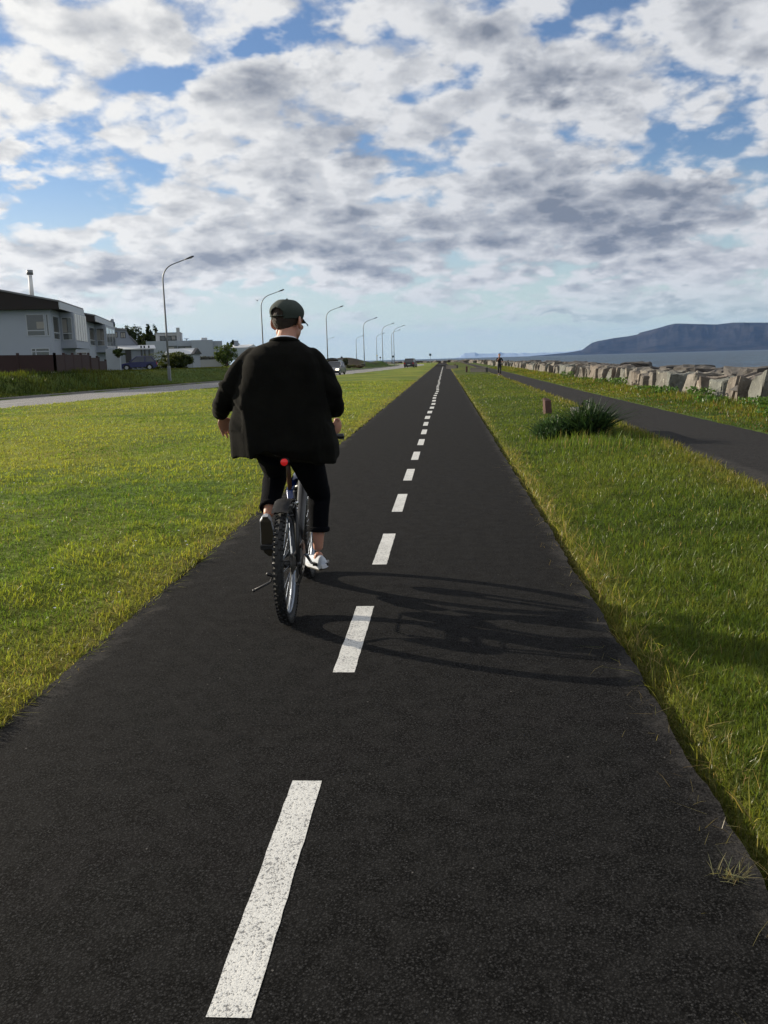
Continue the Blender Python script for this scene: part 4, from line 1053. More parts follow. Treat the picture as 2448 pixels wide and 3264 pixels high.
# grey house with dormer wall and sloping roof
def face_frame(u0, u1, vb, Y0, Y1):
    a = at(u0, vb, Y0); b = at(u1, vb, Y1); return a, atan2(b.y - a.y, b.x - a.x), sqrt((b.x - a.x) ** 2 + (b.y - a.y) ** 2)
def px_h(v, u, Yd, zb): return at(u, v, Yd).z - zb
a, rz, L_ = face_frame(352, 492, 1176, 104, 105.8)
t = empty('house', a, rz); tag(t, 'blue grey house with a chimney and a sloping end wall beside dark trees', 'house'); zb = a.z
zA = px_h(1046, 400, 104, zb); zB = px_h(1098, 450, 104, zb); k_ = L_ / 140.0
MB().prism([(0, -1), (0, zA), (60 * k_, zA - .25), (68 * k_, zA - 1.0), (90 * k_, zB), (90 * k_, -1)], 'y', 0, 9).build('wall', M_wall2, t)
MB().prism([(-.2, zA + .005), (-.2, zA + .22), (61 * k_, zA - .05), (61 * k_, zA - .235)], 'y', -.25, 9.2).build('roof', M_roofm, t)
MB().prism([(68.5 * k_, zA - 1.0 + .01), (68.5 * k_, zA - .8), (92 * k_, zB + .2), (92 * k_, zB - .0)], 'y', -.2, 9.2).build('roof', M_roofm, t)
MB().box(30 * k_, L_, -3.0, -.01, -1, zB - .55).build('wing', M_wall2, t)
MB().prism([(-.01, zB - .30), (-.01, zB - .05), (-3.3, zB - .50), (-3.3, zB - .62)], 'x', 28 * k_, L_ + .2).build('wing_roof', M_roofw, t)
MB().box(14 * k_, 21 * k_, 2, 3.2, zA - .4, px_h(1013, 370, 104, zb)).build('chimney', M_wall2, t)
window(t, 's', 17 * k_, 31 * k_, px_h(1075, 380, 104, zb), px_h(1057, 380, 104, zb), 0, M_frdk, mull=(.5,), pane=M_curt); window(t, 's', 40 * k_, 56 * k_, px_h(1077, 400, 104, zb), px_h(1058, 400, 104, zb), 0, M_frdk, mull=(.5,), pane=M_curt)
for u_ in (98, 108, 122): window(t, 's', u_ * k_, (u_ + 5) * k_, .9 + .3, 2.2 + .4, -3.0, M_frdk, mull=())
MB().box(50 * k_, 68 * k_, -3.06, -3.01, -.2, 2.3).build('garage_door', M_frdk, t)
# modern white house
a, rz, L_ = face_frame(470, 712, 1160, 122, 124.6); k_ = L_ / 242.0; zb = a.z
t = empty('house', a, rz); tag(t, 'flat roofed white modern house with a square upper storey and chimney', 'house')
hz = lambda v, u=600: px_h(v, u, 122, zb)
MB().box(0, 145 * k_, 0, 9, -1, hz(1086, 540)).build('wall', M_wall, t); MB().box(145.05 * k_, 212 * k_, -2.2, 8.9, -1, hz(1084, 640)).build('wall', M_wall, t); MB().box(212.1 * k_, L_, -1.6, 8.7, -1, hz(1086, 695)).build('wall', M_wall, t)
MB().box(30 * k_, 110 * k_, 1.2, 7, hz(1087, 560), hz(1059, 560)).build('upper_storey', M_wall3, t); MB().box(97 * k_, 107 * k_, .9, 2.2, hz(1088, 570), hz(1042, 573)).build('chimney', M_wall3, t)
MB().box(29 * k_, 111 * k_, 1.1, 7.1, hz(1058.8, 560), hz(1057.5, 560)).build('roof', M_roofm, t)
window(t, 's', 43 * k_, 97 * k_, hz(1084, 560), hz(1068, 560), 1.2, M_frdk, mull=(.30, .66), curtain=(.7, .9, .1, .9)); window(t, 's', 66 * k_, 97 * k_, hz(1114, 550), hz(1102, 550), 0, M_frdk, mull=(), curtain=(.1, .7, .1, .7)); window(t, 's', 99 * k_, 144 * k_, hz(1114, 590), hz(1102, 590), 0, M_frdk, mull=(.5,), curtain=(.5, .9, .1, .6))
for dx_ in (180, 190): MB().cyl((dx_ * k_, 0, hz(1085, 655)), (dx_ * k_, 0, hz(1075, 655)), .22, seg=10).build('chimney', M_roofw, t)
mb = MB().cyl((128 * k_, 1, hz(1087, 600)), (128 * k_, 1, hz(1078, 600)), .06, seg=8); mb.cyl((128 * k_, 1, hz(1080, 600)), (128 * k_, 1, hz(1077.5, 600)), .12, .42, 10).build('vent', M_roofw, t)
# low pale house far right of it
a, rz, L_ = face_frame(712, 790, 1130, 150, 150); t = empty('house', a, rz); tag(t, 'low white house with a pale roof behind the round tree', 'house')
MB().box(0, L_, 0, 8, -1, px_h(1108, 740, 150, a.z)).build('wall', M_wall, t); MB().prism([(0, px_h(1108.1, 740, 150, a.z)), (8, px_h(1108.1, 740, 150, a.z)), (4, px_h(1098, 740, 150, a.z))], 'x', -.2, L_ + .2).build('roof', M_roofw, t)
MB().box(L_ * .35, L_ * .48, 2, 3, 1, px_h(1085, 740, 150, a.z)).build('chimney', M_wall2, t)
# garden hut
a, rz, L_ = face_frame(532, 622, 1166, 100, 100); t = empty('garden_hut', a, rz); tag(t, 'small hut with a pale pitched roof behind the hedge', 'hut'); k_ = L_ / 90; z1 = px_h(1129, 600, 100, a.z)
MB().box(0, L_ - .2, 0, 3, -1, z1).build('wall', M_wall, t); zt = px_h(1115, 600, 100, a.z)
MB().prism([(-.3, z1 + .0), (3.3, z1 + .0), (1.5, zt + .2)], 'x', -.2, L_ - 9 * k_).build('roof', M_roofw, t); MB().prism([(-.3, z1 + .002), (3.3, z1 + .002), (1.5, zt + .2)], 'x', L_ - 8.9 * k_, L_).build('roof_end', M_frdk, t)
# low garden wall with dark top
a, rz, L_ = face_frame(622, 706, 1160, 108, 108); t = empty('garden_wall', a, rz); tag(t, 'low pale garden wall with dark plants on top before the modern house', 'wall')
MB().box(0, L_, 0, .3, -1, px_h(1146, 660, 108, a.z)).build('wall', M_wall3, t)
n = 900; P = np.stack([RNG.uniform(0, L_, n), RNG.uniform(-.1, .5, n), px_h(1146, 660, 108, a.z) + .35 * RNG.random(n) * (.5 + fbm(np.arange(n) * .01, np.zeros(n), .2))], 1)
leaf_cloud('plants', P, np.tile(np.array((0, 0, .5)), (n, 1)), .14, jitcol(np.tile(np.array((.05, .055, .045)), (n, 1)), n), t)

# red fence
pts = [at(-60, 1172, 56), at(177, 1172, 58), at(285, 1172, 66), at(290, 1172, 66.5), at(312, 1172, 69), at(316, 1172, 69.5), at(338, 1172, 72)]
tops = [1131, 1131, 1130, 1140, 1140, 1151, 1151]
t = empty('garden_fence', pts[0]); tag(t, 'dark red brown board fence before the nearest house, stepping down to the right', 'fence'); o0 = pts[0].copy()
for i in (0, 1, 3, 5):
    a = pts[i] - o0; b = pts[i + 1] - o0; za = at(0 if i == 0 else [0, 177, 285, 290, 312, 316, 338][i], tops[i], pts[i].y).z - o0.z; d = Vector((b.x - a.x, b.y - a.y, 0)); n_ = Vector((-d.y, d.x, 0)).normalized() * .05
    zb_ = at([-60, 177, 285, 290, 312, 316, 338][i + 1], tops[i + 1], pts[i + 1].y).z - o0.z; lo = -2.2
    A = [Vector((a.x, a.y, lo)), Vector((b.x, b.y, lo)), Vector((b.x, b.y, zb_)), Vector((a.x, a.y, za))]
    MB().poly([p_ - n_ for p_ in A] + [p_ + n_ for p_ in A], [(0, 1, 2, 3), (7, 6, 5, 4), (0, 4, 5, 1), (1, 5, 6, 2), (2, 6, 7, 3), (3, 7, 4, 0)]).build('board_panel', M_fence, t)
    m_ = max(1, int(d.length / 2.0))
    for j in range(m_ + 1):
        q = a.lerp(b, j / m_); zt = za + (zb_ - za) * j / m_; MB().box(q.x - .07, q.x + .07, q.y - .09, q.y + .07, lo, zt + .14, .01).build('post', M_fence, t)
# white wall block beside the fence
a = at(341, 1181, 79); b = at(380, 1181, 80); w_ = (b - a).length; o = MB().box(0, w_, 0, .35, -.6, at(360, 1112, 79).z - a.z, .02).build('wall_block', M_wall, None, loc=a); tag(o, 'plain white end wall between the red fence and the blue car', 'wall')
# long low kerb wall under the fence and the car
a = at(170, 1199, 57); b = at(345, 1186, 76); c = at(620, 1184, 88); d_ = at(760, 1178, 104)
a.z = 1.0; b.z = .9; c.z = .85; d_.z = .85
mb = MB()
for p_, q_ in ((a, b), (b, c), (c, d_)):
    n_ = Vector((-(q_.y - p_.y), q_.x - p_.x, 0)).normalized() * .12
    z_ = Vector((0, 0, .32)); lo = Vector((0, 0, -1.3)); mb.poly([p_ + lo, q_ + lo, q_ + z_, p_ + z_, p_ + lo + n_, q_ + lo + n_, q_ + z_ + n_, p_ + z_ + n_], [(0, 1, 2, 3), (7, 6, 5, 4), (3, 2, 6, 7), (0, 4, 5, 1), (1, 5, 6, 2), (0, 3, 7, 4)])
tag(mb.build('retaining_wall', M_kerb), 'low grey retaining wall under the fence and the parked blue car', 'wall')
# paved yard where the blue car stands
mb = MB(); zz = 1.13; q4 = [(b.x - .5, b.y + .2), (c.x, c.y + .2), (c.x - 1.5, c.y + 12), (b.x - 4, b.y + 16)]
mb.poly([(x_, y_, zz) for x_, y_ in q4] + [(x_, y_, zz - .6) for x_, y_ in q4], [(0, 1, 2, 3), (0, 4, 5, 1), (1, 5, 6, 2), (2, 6, 7, 3), (3, 7, 4, 0)])
tag(mb.build('driveway', M_road), kind='structure', label='paved yard where the blue hatchback is parked')
# hedges and trees by the houses
LF = (.060, .085, .022)
def px_tree(u, vb, vt, Yd, wpx, label, seed, col=LF, n=2600, leaf=.26, cat_='tree', wide=(), deep=.8):
    b = at(u, vb, Yd); H_ = (vb - vt) * Yd / F; W_ = wpx * Yd / F / 2; g = random.Random(seed)
    n = int(n * 1.5); lumps = [(0, 0, H_ * .50, W_ * .95, W_ * deep * .9, H_ * .50)]
    for k in range(5): lumps.append((g.uniform(-.65, .65) * W_, g.uniform(-.3, .3) * W_, H_ * g.uniform(.25, .74), W_ * .52, W_ * .5, H_ * .30))
    for (fx, fz, fr) in wide: lumps.append((fx * W_, 0, H_ * fz, fr * W_, fr * W_, fr * W_ * .8))
    tr = None
    if cat_ == 'tree': tr = [([(0, 0, -.5), (0.05, 0, H_ * .3), (-.1, 0, H_ * .75)], [.2, .15, .05]), ([(0, 0, H_ * .3), (W_ * .4, 0, H_ * .6)], [.09, .03]), ([(0, 0, H_ * .3), (-W_ * .4, .1, H_ * .62)], [.09, .03])]
    return tree(cat_ + '_' if 0 else {'tree': 'leafy_tree', 'hedge': 'hedge', 'shrub': 'shrub'}[cat_], b, lumps, n, leaf, col, label, {'tree': 'tree', 'hedge': 'hedge', 'shrub': 'shrub'}[cat_], tr, seed)
DKL = (.028, .042, .016)
px_tree(420, 1165, 1025, 128, 104, 'dark tree rising behind the blue grey house', 11, DKL, 3200, .34)
px_tree(462, 1150, 1058, 130, 84, 'lower dark tree right of the one behind the blue grey house', 12, DKL, 2400, .34)
px_tree(490, 1150, 1031, 132, 46, 'dark pointed tree left of the modern white house', 13, DKL, 2200, .32)
px_tree(366, 1100, 1012, 112, 18, 'narrow conifer top beside the grey chimney', 14, DKL, 700, .24)
px_tree(512, 1180, 1120, 96, 200, 'long rounded hedge behind the parked blue car', 15, (.060, .075, .018), 6000, .16, 'hedge', wide=((-.75, .40, .25), (.7, .38, .28), (0.2, .45, .3)), deep=.25)
px_tree(578, 1180, 1124, 95, 100, 'darker round shrub at the right end of the hedge', 16, (.040, .055, .016), 3000, .16, 'shrub')
px_tree(378, 1138, 1109, 78, 52, 'small overhanging shrub on top of the white end wall', 17, (.055, .08, .02), 1500, .12, 'shrub')
px_tree(724, 1170, 1090, 106, 84, 'bright green tree partly behind the left shoulder of the cyclist', 18, (.075, .11, .028), 3600, .20)
px_tree(1100, 1165, 1142, 150, 34, 'dark shrub at the left end of the earth mound', 19, DKL, 900, .2, 'shrub')
px_tree(1104, 1176, 1160, 158, 56, 'low brownish green bushes right of the oncoming car', 20, (.07, .075, .03), 1500, .18, 'shrub')
px_tree(1142, 1176, 1164, 162, 46, 'low reddish brown bushes in front of the dark mound', 21, (.085, .06, .035), 1300, .18, 'shrub')
px_tree(745, 1115, 1085, 170, 50, 'distant tree top behind the low white house', 22, DKL, 700, .35)

# ------------------------------------------------------------ bicycle
BX, BY = -.92, 4.84
M_tyreb = mat('bike_tyre', (.012, .012, .012), .75); M_alu = mat('bike_alloy', (.24, .27, .32), .32, .9); M_bblk = mat('bike_black', (.010, .010, .011), .35)
M_blue = mat('frame_blue', (.010, .030, .13), .25, .2); M_blue.node_tree.nodes['Principled BSDF'].inputs['Coat Weight'].default_value = .7
M_rust = mat('seatpost_brown', (.07, .028, .014), .45); M_redl = mat('rear_light_red', (.55, .01, .012), .3, emit=(1, .03, .03), es=.12)
M_chain = mat('chain_steel', (.20, .19, .18), .35, .9)
bike = empty('bicycle', (BX, BY, 0), radians(2.2)); tag(bike, 'blue and black mountain bike ridden along the cycle path, with a short rear mudguard', 'bicycle')
R = .34; WB = 1.08
def wheel(yc, name, rotor_side=-1):
    r_ = R - .026
    ty = MB().torus((0, yc, R), r_, .026, seg=72, sub=10, rw=.027)
    for i in range(72):                                           # knobs
        a = 2 * pi * (i + .5) / 72; d = Vector((0, cos(a), sin(a))); tn = Vector((0, -sin(a), cos(a)))
        for xo, ro, ll in ((-.024, .016, .008), (.024, .016, .008), (-.009 if i % 2 else .009, .026, .007)):
            c = Vector((xo, yc, R)) + d * (r_ + ro * .92)
            M = Matrix.Translation(c) @ Matrix((Vector((1, 0, 0)), tn, d)).transposed().to_4x4()
            ty.box(-.006, .006, -ll, ll, -.006, .008, 0, M)
    w_ = ty.build(name, M_tyreb, bike)
    MB().torus((0, yc, R), .283, .013, seg=64, sub=8, rw=.016).build('rim', M_alu, w_, True)
    sp = MB()
    for i in range(28):
        a = 2 * pi * i / 28; b = a + (.35 if i % 4 < 2 else -.35); s = -1 if i % 2 else 1
        sp.tube([(s * .028, yc + .022 * cos(b), R + .022 * sin(b)), (0, yc + .274 * cos(a), R + .274 * sin(a))], .0013, 4, False)
    sp.build('spokes', M_alu, w_)
    MB().cyl((-.05, yc, R), (.05, yc, R), .022, seg=14).build('hub', M_bblk, w_, True)
    MB().cyl((-.044, yc, R), (-.041, yc, R), .08, seg=28).build('brake_disc', M_chain, w_)
    return w_
wheel(0, 'rear_wheel'); wheel(WB, 'front_wheel')
BB = Vector((0, .425, .30)); ST = Vector((0, .26, .735)); SD = Vector((0, .215, .95)); HT0 = Vector((0, .93, .70)); HT1 = Vector((0, .895, .83))
MB().tube([BB, BB + Vector((0, .2, .12)), HT0 + Vector((0, -.01, .0))], [.028, .031, .034], 12).build('down_tube', M_bblk, bike, True)
fr = MB(); fr.tube([ST, HT1 + Vector((0, 0, -.02))], [.020, .026], 12); fr.tube([BB, ST], [.022, .019], 12); fr.tube([HT0 - Vector((0, -.01, .02)), HT1], .030, 12)
fr.ball(BB, .04, (1.1, 1, 1)); fr.build('frame', M_blue, bike, True)
sw = MB()
for s in (-1, 1):
    sw.tube([BB + Vector((s * .03, -.02, .03)), (s * .055, .16, .34), (s * .068, 0, R)], [.016, .014, .012], 8); sw.tube([ST + Vector((s * .02, -.02, -.06)), (s * .05, .12, .60), (s * .068, 0, R)], [.014, .012, .012], 8)
    sw.cyl((s * .05, 0, R), (s * .08, 0, R), .014, seg=10)
sw.tube([(-.05, .13, .60), (.05, .13, .60)], .012, 8); sw.build('swing_arm', M_bblk, bike, True)
sh = MB(); sh.tube([(0, .16, .66), (0, .30, .60)], .026, 12)
for k in range(6): sh.torus((0, 0, 0), .030, .005, seg=16, sub=6) if False else None
for k in range(7):
    c = Vector((0, .16, .66)).lerp(Vector((0, .30, .60)), .1 + k * .12)
    for j in range(12):
        a = 2 * pi * j / 12; b = 2 * pi * (j + 1) / 12; e1 = Vector((1, 0, 0)); e2 = Vector((0, .39, .92)); sh.tube([c + (e1 * cos(a) + e2 * sin(a)) * .034, c + (e1 * cos(b) + e2 * sin(b)) * .034], .005, 5, False)
sh.build('rear_shock', M_chain, bike, True)
mb = MB()
for s in (-1, 1): mb.ball((s * .040, .19, .665), .020, (1, 1, 1), 2).ball((s * .036, .215, .625), .014, (1, 1, 1), 2); 
mb.tube([(-.045, .19, .665), (.045, .19, .665)], .012, 8); mb.build('pivot_bolts', M_chrome, bike, True)
MB().tube([ST - Vector((0, -.02, .04)), SD], .0145, 12).build('seat_post', M_rust, bike, True)
# saddle
bm = bmesh.new(); rows = []
for yv, hw, zt, zb_ in ((.06, .055, .985, .955), (.09, .075, .995, .95), (.15, .072, .99, .948), (.22, .045, .985, .95), (.29, .024, .985, .955), (.34, .016, .98, .957)):
    rows.append([bm.verts.new((hw * cos(a), yv, (zt + zb_) / 2 + (zt - zb_) / 2 * sin(a))) for a in [2 * pi * k / 14 for k in range(14)]])
for a, b in zip(rows[:-1], rows[1:]):
    for k in range(14): bm.faces.new((a[k], a[(k + 1) % 14], b[(k + 1) % 14], b[k]))
bm.faces.new(rows[0]); bm.faces.new(rows[-1][::-1]); bmesh.ops.recalc_face_normals(bm, faces=bm.faces)
me = bpy.data.meshes.new('saddle'); bm.to_mesh(me); bm.free(); me.polygons.foreach_set('use_smooth', np.ones(len(me.polygons), bool)); link_mesh('saddle', me, M_bblk, bike)
mb = MB(); 
for s in (-1, 1): mb.tube([(s * .022, .10, .950), (s * .022, .28, .948)], .0035, 6)
mb.box(-.026, .026, .19, .24, .925, .953, .004); mb.build('saddle_rails', M_chain, bike)
lt = MB().cyl((0.008, .055, .925), (0.008, .030, .925), .018, .0205, 20).build('rear_light', M_redl, bike, True)
MB().cyl((.008, .062, .925), (.008, .0551, .925), .027, seg=20).build('light_housing', M_bblk, lt, True)
# mudguard over the rear wheel
bm = bmesh.new(); rows = []
for k in range(9):
    a = radians(62 + k * 8.2); rr_ = R + .040
    rows.append([bm.verts.new((xx * (1 + .06 * (k > 6)), -rr_ * cos(a) * 1.0, R + rr_ * sin(a) - abs(xx) ** 2 * 4.5)) for xx in (-.046, -.036, -.018, 0, .018, .036, .046)])
for a, b in zip(rows[:-1], rows[1:]):
    for k in range(6): bm.faces.new((a[k], a[k + 1], b[k + 1], b[k]))
bmesh.ops.solidify(bm, geom=bm.faces, thickness=.003); bmesh.ops.recalc_face_normals(bm, faces=bm.faces)
me = bpy.data.meshes.new('mudguard'); bm.to_mesh(me); bm.free(); me.polygons.foreach_set('use_smooth', np.ones(len(me.polygons), bool)); link_mesh('mudguard', me, mat('mudguard_grey', (.045, .046, .050), .6), bike)
# fork and bars
fk = MB()
for s in (-1, 1): fk.tube([(s * .065, WB, R), (s * .065, WB - .06, .48), (s * .065, WB - .105, .62)], [.018, .022, .019], 10); fk.cyl((s * .06, WB, R), (s * .085, WB, R), .014)
fk.tube([(-.07, WB - .11, .64), (0, WB - .125, .66), (.07, WB - .11, .64)], .020, 8); fk.tube([(0, WB - .125, .66), (0, .885, .87)], .017, 8); fk.build('fork', M_bblk, bike, True)
ST1 = Vector((0, .945, .93)); MB().tube([(0, .882, .86), (0, .885, .895), ST1], .019, 8).build('stem', M_bblk, bike, True)
hb = MB(); P_ = [(-.30, .90, 1.0), (-.18, .92, .992), (-.07, .95, .94), (0, .95, .93), (.07, .95, .94), (.18, .92, .992), (.22, .915, .998)]
hb.tube(P_, .012, 8).build('handlebar', M_bblk, bike, True) if False else hb.tube([(-.245, .90, .992), (-.18, .92, .985), (-.07, .95, .94), (.07, .95, .94), (.18, .92, .985), (.245, .90, .992)], .012, 8).build('handlebar', M_bblk, bike, True)
for s in (-1, 1):
    MB().tube([(s * .175, .925, .987), (s * .283, .895, .993)], [.0165, .0175], 12).build('grip', M_bblk, bike, True)
    lv = MB(); lv.tube([(s * .165, .935, .985), (s * .20, 1.0, .975), (s * .28, .99, .965)], .006, 6); lv.build('brake_lever', M_chain, bike, True)
cb = MB(); cb.tube([(.14, .94, .98), (.10, 1.02, .98), (.03, 1.02, .86), (.035, .98, .72)], .003, 5); cb.tube([(-.14, .94, .98), (-.08, 1.03, .96), (-.04, .98, .80), (-.03, .55, .70)], .003, 5); cb.build('cables', M_bblk, bike)
# drivetrain
PLc = Vector((-.075, .425 - .145, .30 + .09)); PRc = Vector((.075, .425 + .145, .30 - .09))
for s, pc in ((-1, PLc), (1, PRc)):
    MB().tube([(s * .060, .425, .30), (s * .075, pc.y, pc.z)], [.013, .010], 8, flat=.6).build('crank', M_alu, bike, True)
    pm = MB().box(s * .085, s * .185, pc.y - .045, pc.y + .045, pc.z - .010, pc.z + .010, .005); pm.cyl((s * .07, pc.y, pc.z), (s * .18, pc.y, pc.z), .007); pm.build('pedal', M_bblk, bike)
ch = MB().cyl((.040, .425, .30), (.0425, .425, .30), .092, seg=32); ch.cyl((.046, .425, .30), (.048, .425, .30), .070, seg=32); ch.build('chainring', M_chain, bike)
cs = MB()
for k in range(6): cs.cyl((.030 + k * .0045, 0, R), (.0318 + k * .0045, 0, R), .062 - k * .007, seg=24)
cs.build('cassette', M_chain, bike)
cn = MB(); cn.tube([(.043, .42, .392), (.043, 0, R + .055)], .004, 5); cn.tube([(.043, .42, .208), (.048, .05, .20), (.048, -.0, .235), (.045, .02, .285)], .004, 5); cn.build('chain', M_chain, bike)
MB().tube([(.075, 0, R - .02), (.078, .02, .27), (.058, .02, .22)], .012, 6).build('derailleur', M_bblk, bike)
ks = MB(); ks.tube([(-.045, .06, .29), (-.085, .02, .268), (-.12, .0, .285)], [.010, .013, .010], 6); ks.tube([(-.085, .02, .268), (-.10, .0, .235), (-.175, -.10, .215)], [.008, .007, .007], 6); ks.ball((-.178, -.104, .214), .010); ks.build('kickstand', M_bblk, bike, True)

# ------------------------------------------------------------ rider
M_skin = mat('skin', (.44, .22, .15), .55); bs = M_skin.node_tree.nodes['Principled BSDF']; bs.inputs['Subsurface Weight'].default_value = .35; bs.inputs['Subsurface Radius'].default_value = (.012, .004, .002)
bs.inputs['Subsurface Scale'].default_value = 1.0
def f_wool(t, b):
    co = t.new('ShaderNodeTexCoord').outputs['Object']; n = t.noise(co, 140, 3, .7); n2 = t.noise(co, 9, 4, .6)
    c = t.mix(n, (.0016, .0018, .0018), (.0058, .0054, .0040)); c = t.mix(t.mr(n2, .3, .7, 0, .4), c, (.009, .009, .007))
    t.l.new(c, b.inputs['Base Color']); b.inputs['Sheen Weight'].default_value = .03; b.inputs['Sheen Roughness'].default_value = .4; b.inputs['Sheen Tint'].default_value = (.5, .46, .36, 1)
    t.l.new(t.bump(n, .5, .004), b.inputs['Normal'])
M_wool = nmat('jacket_wool', f_wool, rough=.95, spec=.1)
M_denim = varied('trouser_cloth', (.0038, .0042, .0065), .35, 30, .95, .5, 220, spec=.08)
M_cap = varied('cap_cloth', (.036, .048, .040), .2, 40, .9, .4, 260); M_hair = varied('hair', (.030, .018, .011), .4, 60, .7, .8, 180); M_shoe = varied('shoe_canvas', (.50, .54, .60), .08, 20, .8)
M_sole = mat('shoe_sole', (.045, .036, .022), .7); M_tee = mat('tee_white', (.62, .64, .68), .8)
def skin_obj(nodes, edges, root=0, levels=2):
    """nodes: (x,y,z,r) or (x,y,z,rx,ry)"""
    me = bpy.data.meshes.new('tmp'); me.from_pydata([n[:3] for n in nodes], edges, []); o = bpy.data.objects.new('tmp', me); COL.objects.link(o)
    o.modifiers.new('s', 'SKIN'); 
    for i, n in enumerate(nodes):
        sv = me.skin_vertices[0].data[i]; sv.radius = (n[3], n[4] if len(n) > 4 else n[3]); sv.use_root = (i == root)
    o.modifiers['s'].use_smooth_shade = True
    m_ = o.modifiers.new('u', 'SUBSURF'); m_.levels = levels; m_.render_levels = levels
    return bake(o, 'tmp')
def chain(pts, levels=2): return skin_obj(pts, [(i, i + 1) for i in range(len(pts) - 1)], 0, levels)
def ellip(c, r, rot=None, seg=3):
    bm = bmesh.new(); bmesh.ops.create_icosphere(bm, subdivisions=seg, radius=1.0)
    for v in bm.verts:
        p = Vector((v.co.x * r[0], v.co.y * r[1], v.co.z * r[2])); 
        if rot is not None: p = rot @ p
        v.co = p + Vector(c)
    me = bpy.data.meshes.new('tmp'); bm.to_mesh(me); bm.free(); return me
def fuse(name, meshes, voxel, material, parent, smooth_it=4, loc=None, disp=None, fac=.5):
    """voxel-fuse overlapping solids into one skin"""
    bm = bmesh.new()
    for m_ in meshes: bm.from_mesh(m_)
    me = bpy.data.meshes.new(name); bm.to_mesh(me); bm.free(); o = bpy.data.objects.new(name, me); COL.objects.link(o)
    r = o.modifiers.new('r', 'REMESH'); r.mode = 'VOXEL'; r.voxel_size = voxel; r.use_smooth_shade = True
    s_ = o.modifiers.new('s', 'SMOOTH'); s_.iterations = smooth_it; s_.factor = fac
    me2 = bake(o, name)
    if disp:
        n = len(me2.vertices); co = np.zeros(n * 3, np.float32); me2.vertices.foreach_get('co', co); co = co.reshape(-1, 3); no = np.zeros(n * 3, np.float32); me2.vertices.foreach_get('normal', no); no = no.reshape(-1, 3)
        me2.vertices.foreach_set('co', (co + no * disp(co)[:, None]).ravel()); me2.update()
    me2.polygons.foreach_set('use_smooth', np.ones(len(me2.polygons), bool))
    return link_mesh(name, me2, material, parent, loc)
def loft(rings, cap=True):
    bm = bmesh.new(); rows = [[bm.verts.new(p) for p in r] for r in rings]; n = len(rows[0])
    for a, b in zip(rows[:-1], rows[1:]):
        for k in range(n): bm.faces.new((a[k], a[(k + 1) % n], b[(k + 1) % n], b[k]))
    if cap: bm.faces.new(rows[0][::-1]); bm.faces.new(rows[-1])
    bmesh.ops.recalc_face_normals(bm, faces=bm.faces); me = bpy.data.meshes.new('tmp'); bm.to_mesh(me); bm.free(); return me
def hand_parts(wrist, dirn, palm_n, side, curl=.4, s=1.0, spread=.012):
    """palm and five separate fingers. dirn: wrist->fingers, palm_n: palm normal, side=+1: thumb on +cross side"""
    d = Vector(dirn).normalized(); pn = Vector(palm_n); pn = (pn - d * pn.dot(d)).normalized(); ax = d.cross(pn) * side      # towards the thumb
    w_ = Vector(wrist); out_ = []
    L_ = .095 * s
    out_.append(chain([(*w_, .024 * s, .019 * s), (*(w_ + d * .03 * s), .026 * s, .017 * s)], 1))
    rot = Matrix((ax, d, pn)).transposed()
    out_.append(ellip(w_ + d * .055 * s, (.041 * s, .050 * s, .015 * s), rot))
    for k, (off, ln) in enumerate(((.031, .070), (.0105, .079), (-.0105, .073), (-.031, .057))):
        base = w_ + d * (.088 - .006 * abs(k - 1)) * s + ax * off * s; pts = [(*(base - d * .022 * s), .0095 * s)]; a = .05 + .1 * k * curl; p_ = base; dd = d + ax * (off * spread * 60)
        pts.append((*p_, .0092 * s))
        for j, fr_ in enumerate((.42, .32, .26)):
            a += curl * (.55 + .1 * k * .5 + (.35 if j else 0)); v_ = (dd.normalized() * cos(a) + pn * sin(a)); p_ = p_ + v_ * ln * fr_ * s; pts.append((*p_, (.0086 - .0008 * j) * s))
        out_.append(chain(pts, 1))
    tb = w_ + d * .030 * s + ax * .026 * s; t1 = tb + (d * .5 + ax * .75 + pn * .25).normalized() * .036 * s; t2 = t1 + (d * .82 + ax * .35 + pn * .35).normalized() * .030 * s; t3 = t2 + (d * .9 + ax * .1 + pn * .4).normalized() * .024 * s
    out_.append(chain([(*(tb - ax * .01 * s), .012 * s), (*tb, .0125 * s), (*t1, .0105 * s), (*t2, .0095 * s), (*t3, .008 * s)], 1))
    return out_
def head_parts(c, yaw, pitch=0.0, s=1.0):
    """human head looking along +y when yaw=0; yaw>0 turns to its left; centre c = middle of the skull"""
    Rm = Matrix.Rotation(yaw, 3, 'Z') @ Matrix.Rotation(pitch, 3, 'X'); c = Vector(c)
    def E(p, r, q=None): return ellip(c + Rm @ (Vector(p) * s), [k * s for k in r], Rm if q is None else Rm @ q, 3)
    P = [E((0, -.012, .030), (.076, .096, .088)), E((0, .030, -.045), (.058, .062, .070)), E((0, .055, -.088), (.033, .030, .026)), E((0, .075, .012), (.055, .022, .030)),
         E((0, .098, -.030), (.013, .022, .013)), E((0, .092, -.008), (.009, .016, .026)), E((.036, .070, -.030), (.022, .020, .018)), E((-.036, .070, -.030), (.022, .020, .018)),
         E((0, .088, -.062), (.024, .012, .006)), E((0, .087, -.070), (.020, .012, .006)), E((.05, -.0, -.06), (.022, .035, .035)), E((-.05, -.0, -.06), (.022, .035, .035))]
    for sx in (-1, 1):
        q = Matrix.Rotation(sx * .42, 3, 'Z')
        P.append(E((sx * .090, -.014, -.010), (.008, .021, .035), q)); P.append(E((sx * .085, -.006, -.034), (.009, .011, .016), q))
        P.append(E((sx * .078, .0, -.012), (.014, .012, .020)))
    return P, Rm
rider = empty('person', (BX, BY, 0), radians(1.2)); tag(rider, 'cyclist in a dark wool jacket and green cap riding hands free, seen from behind', 'person')
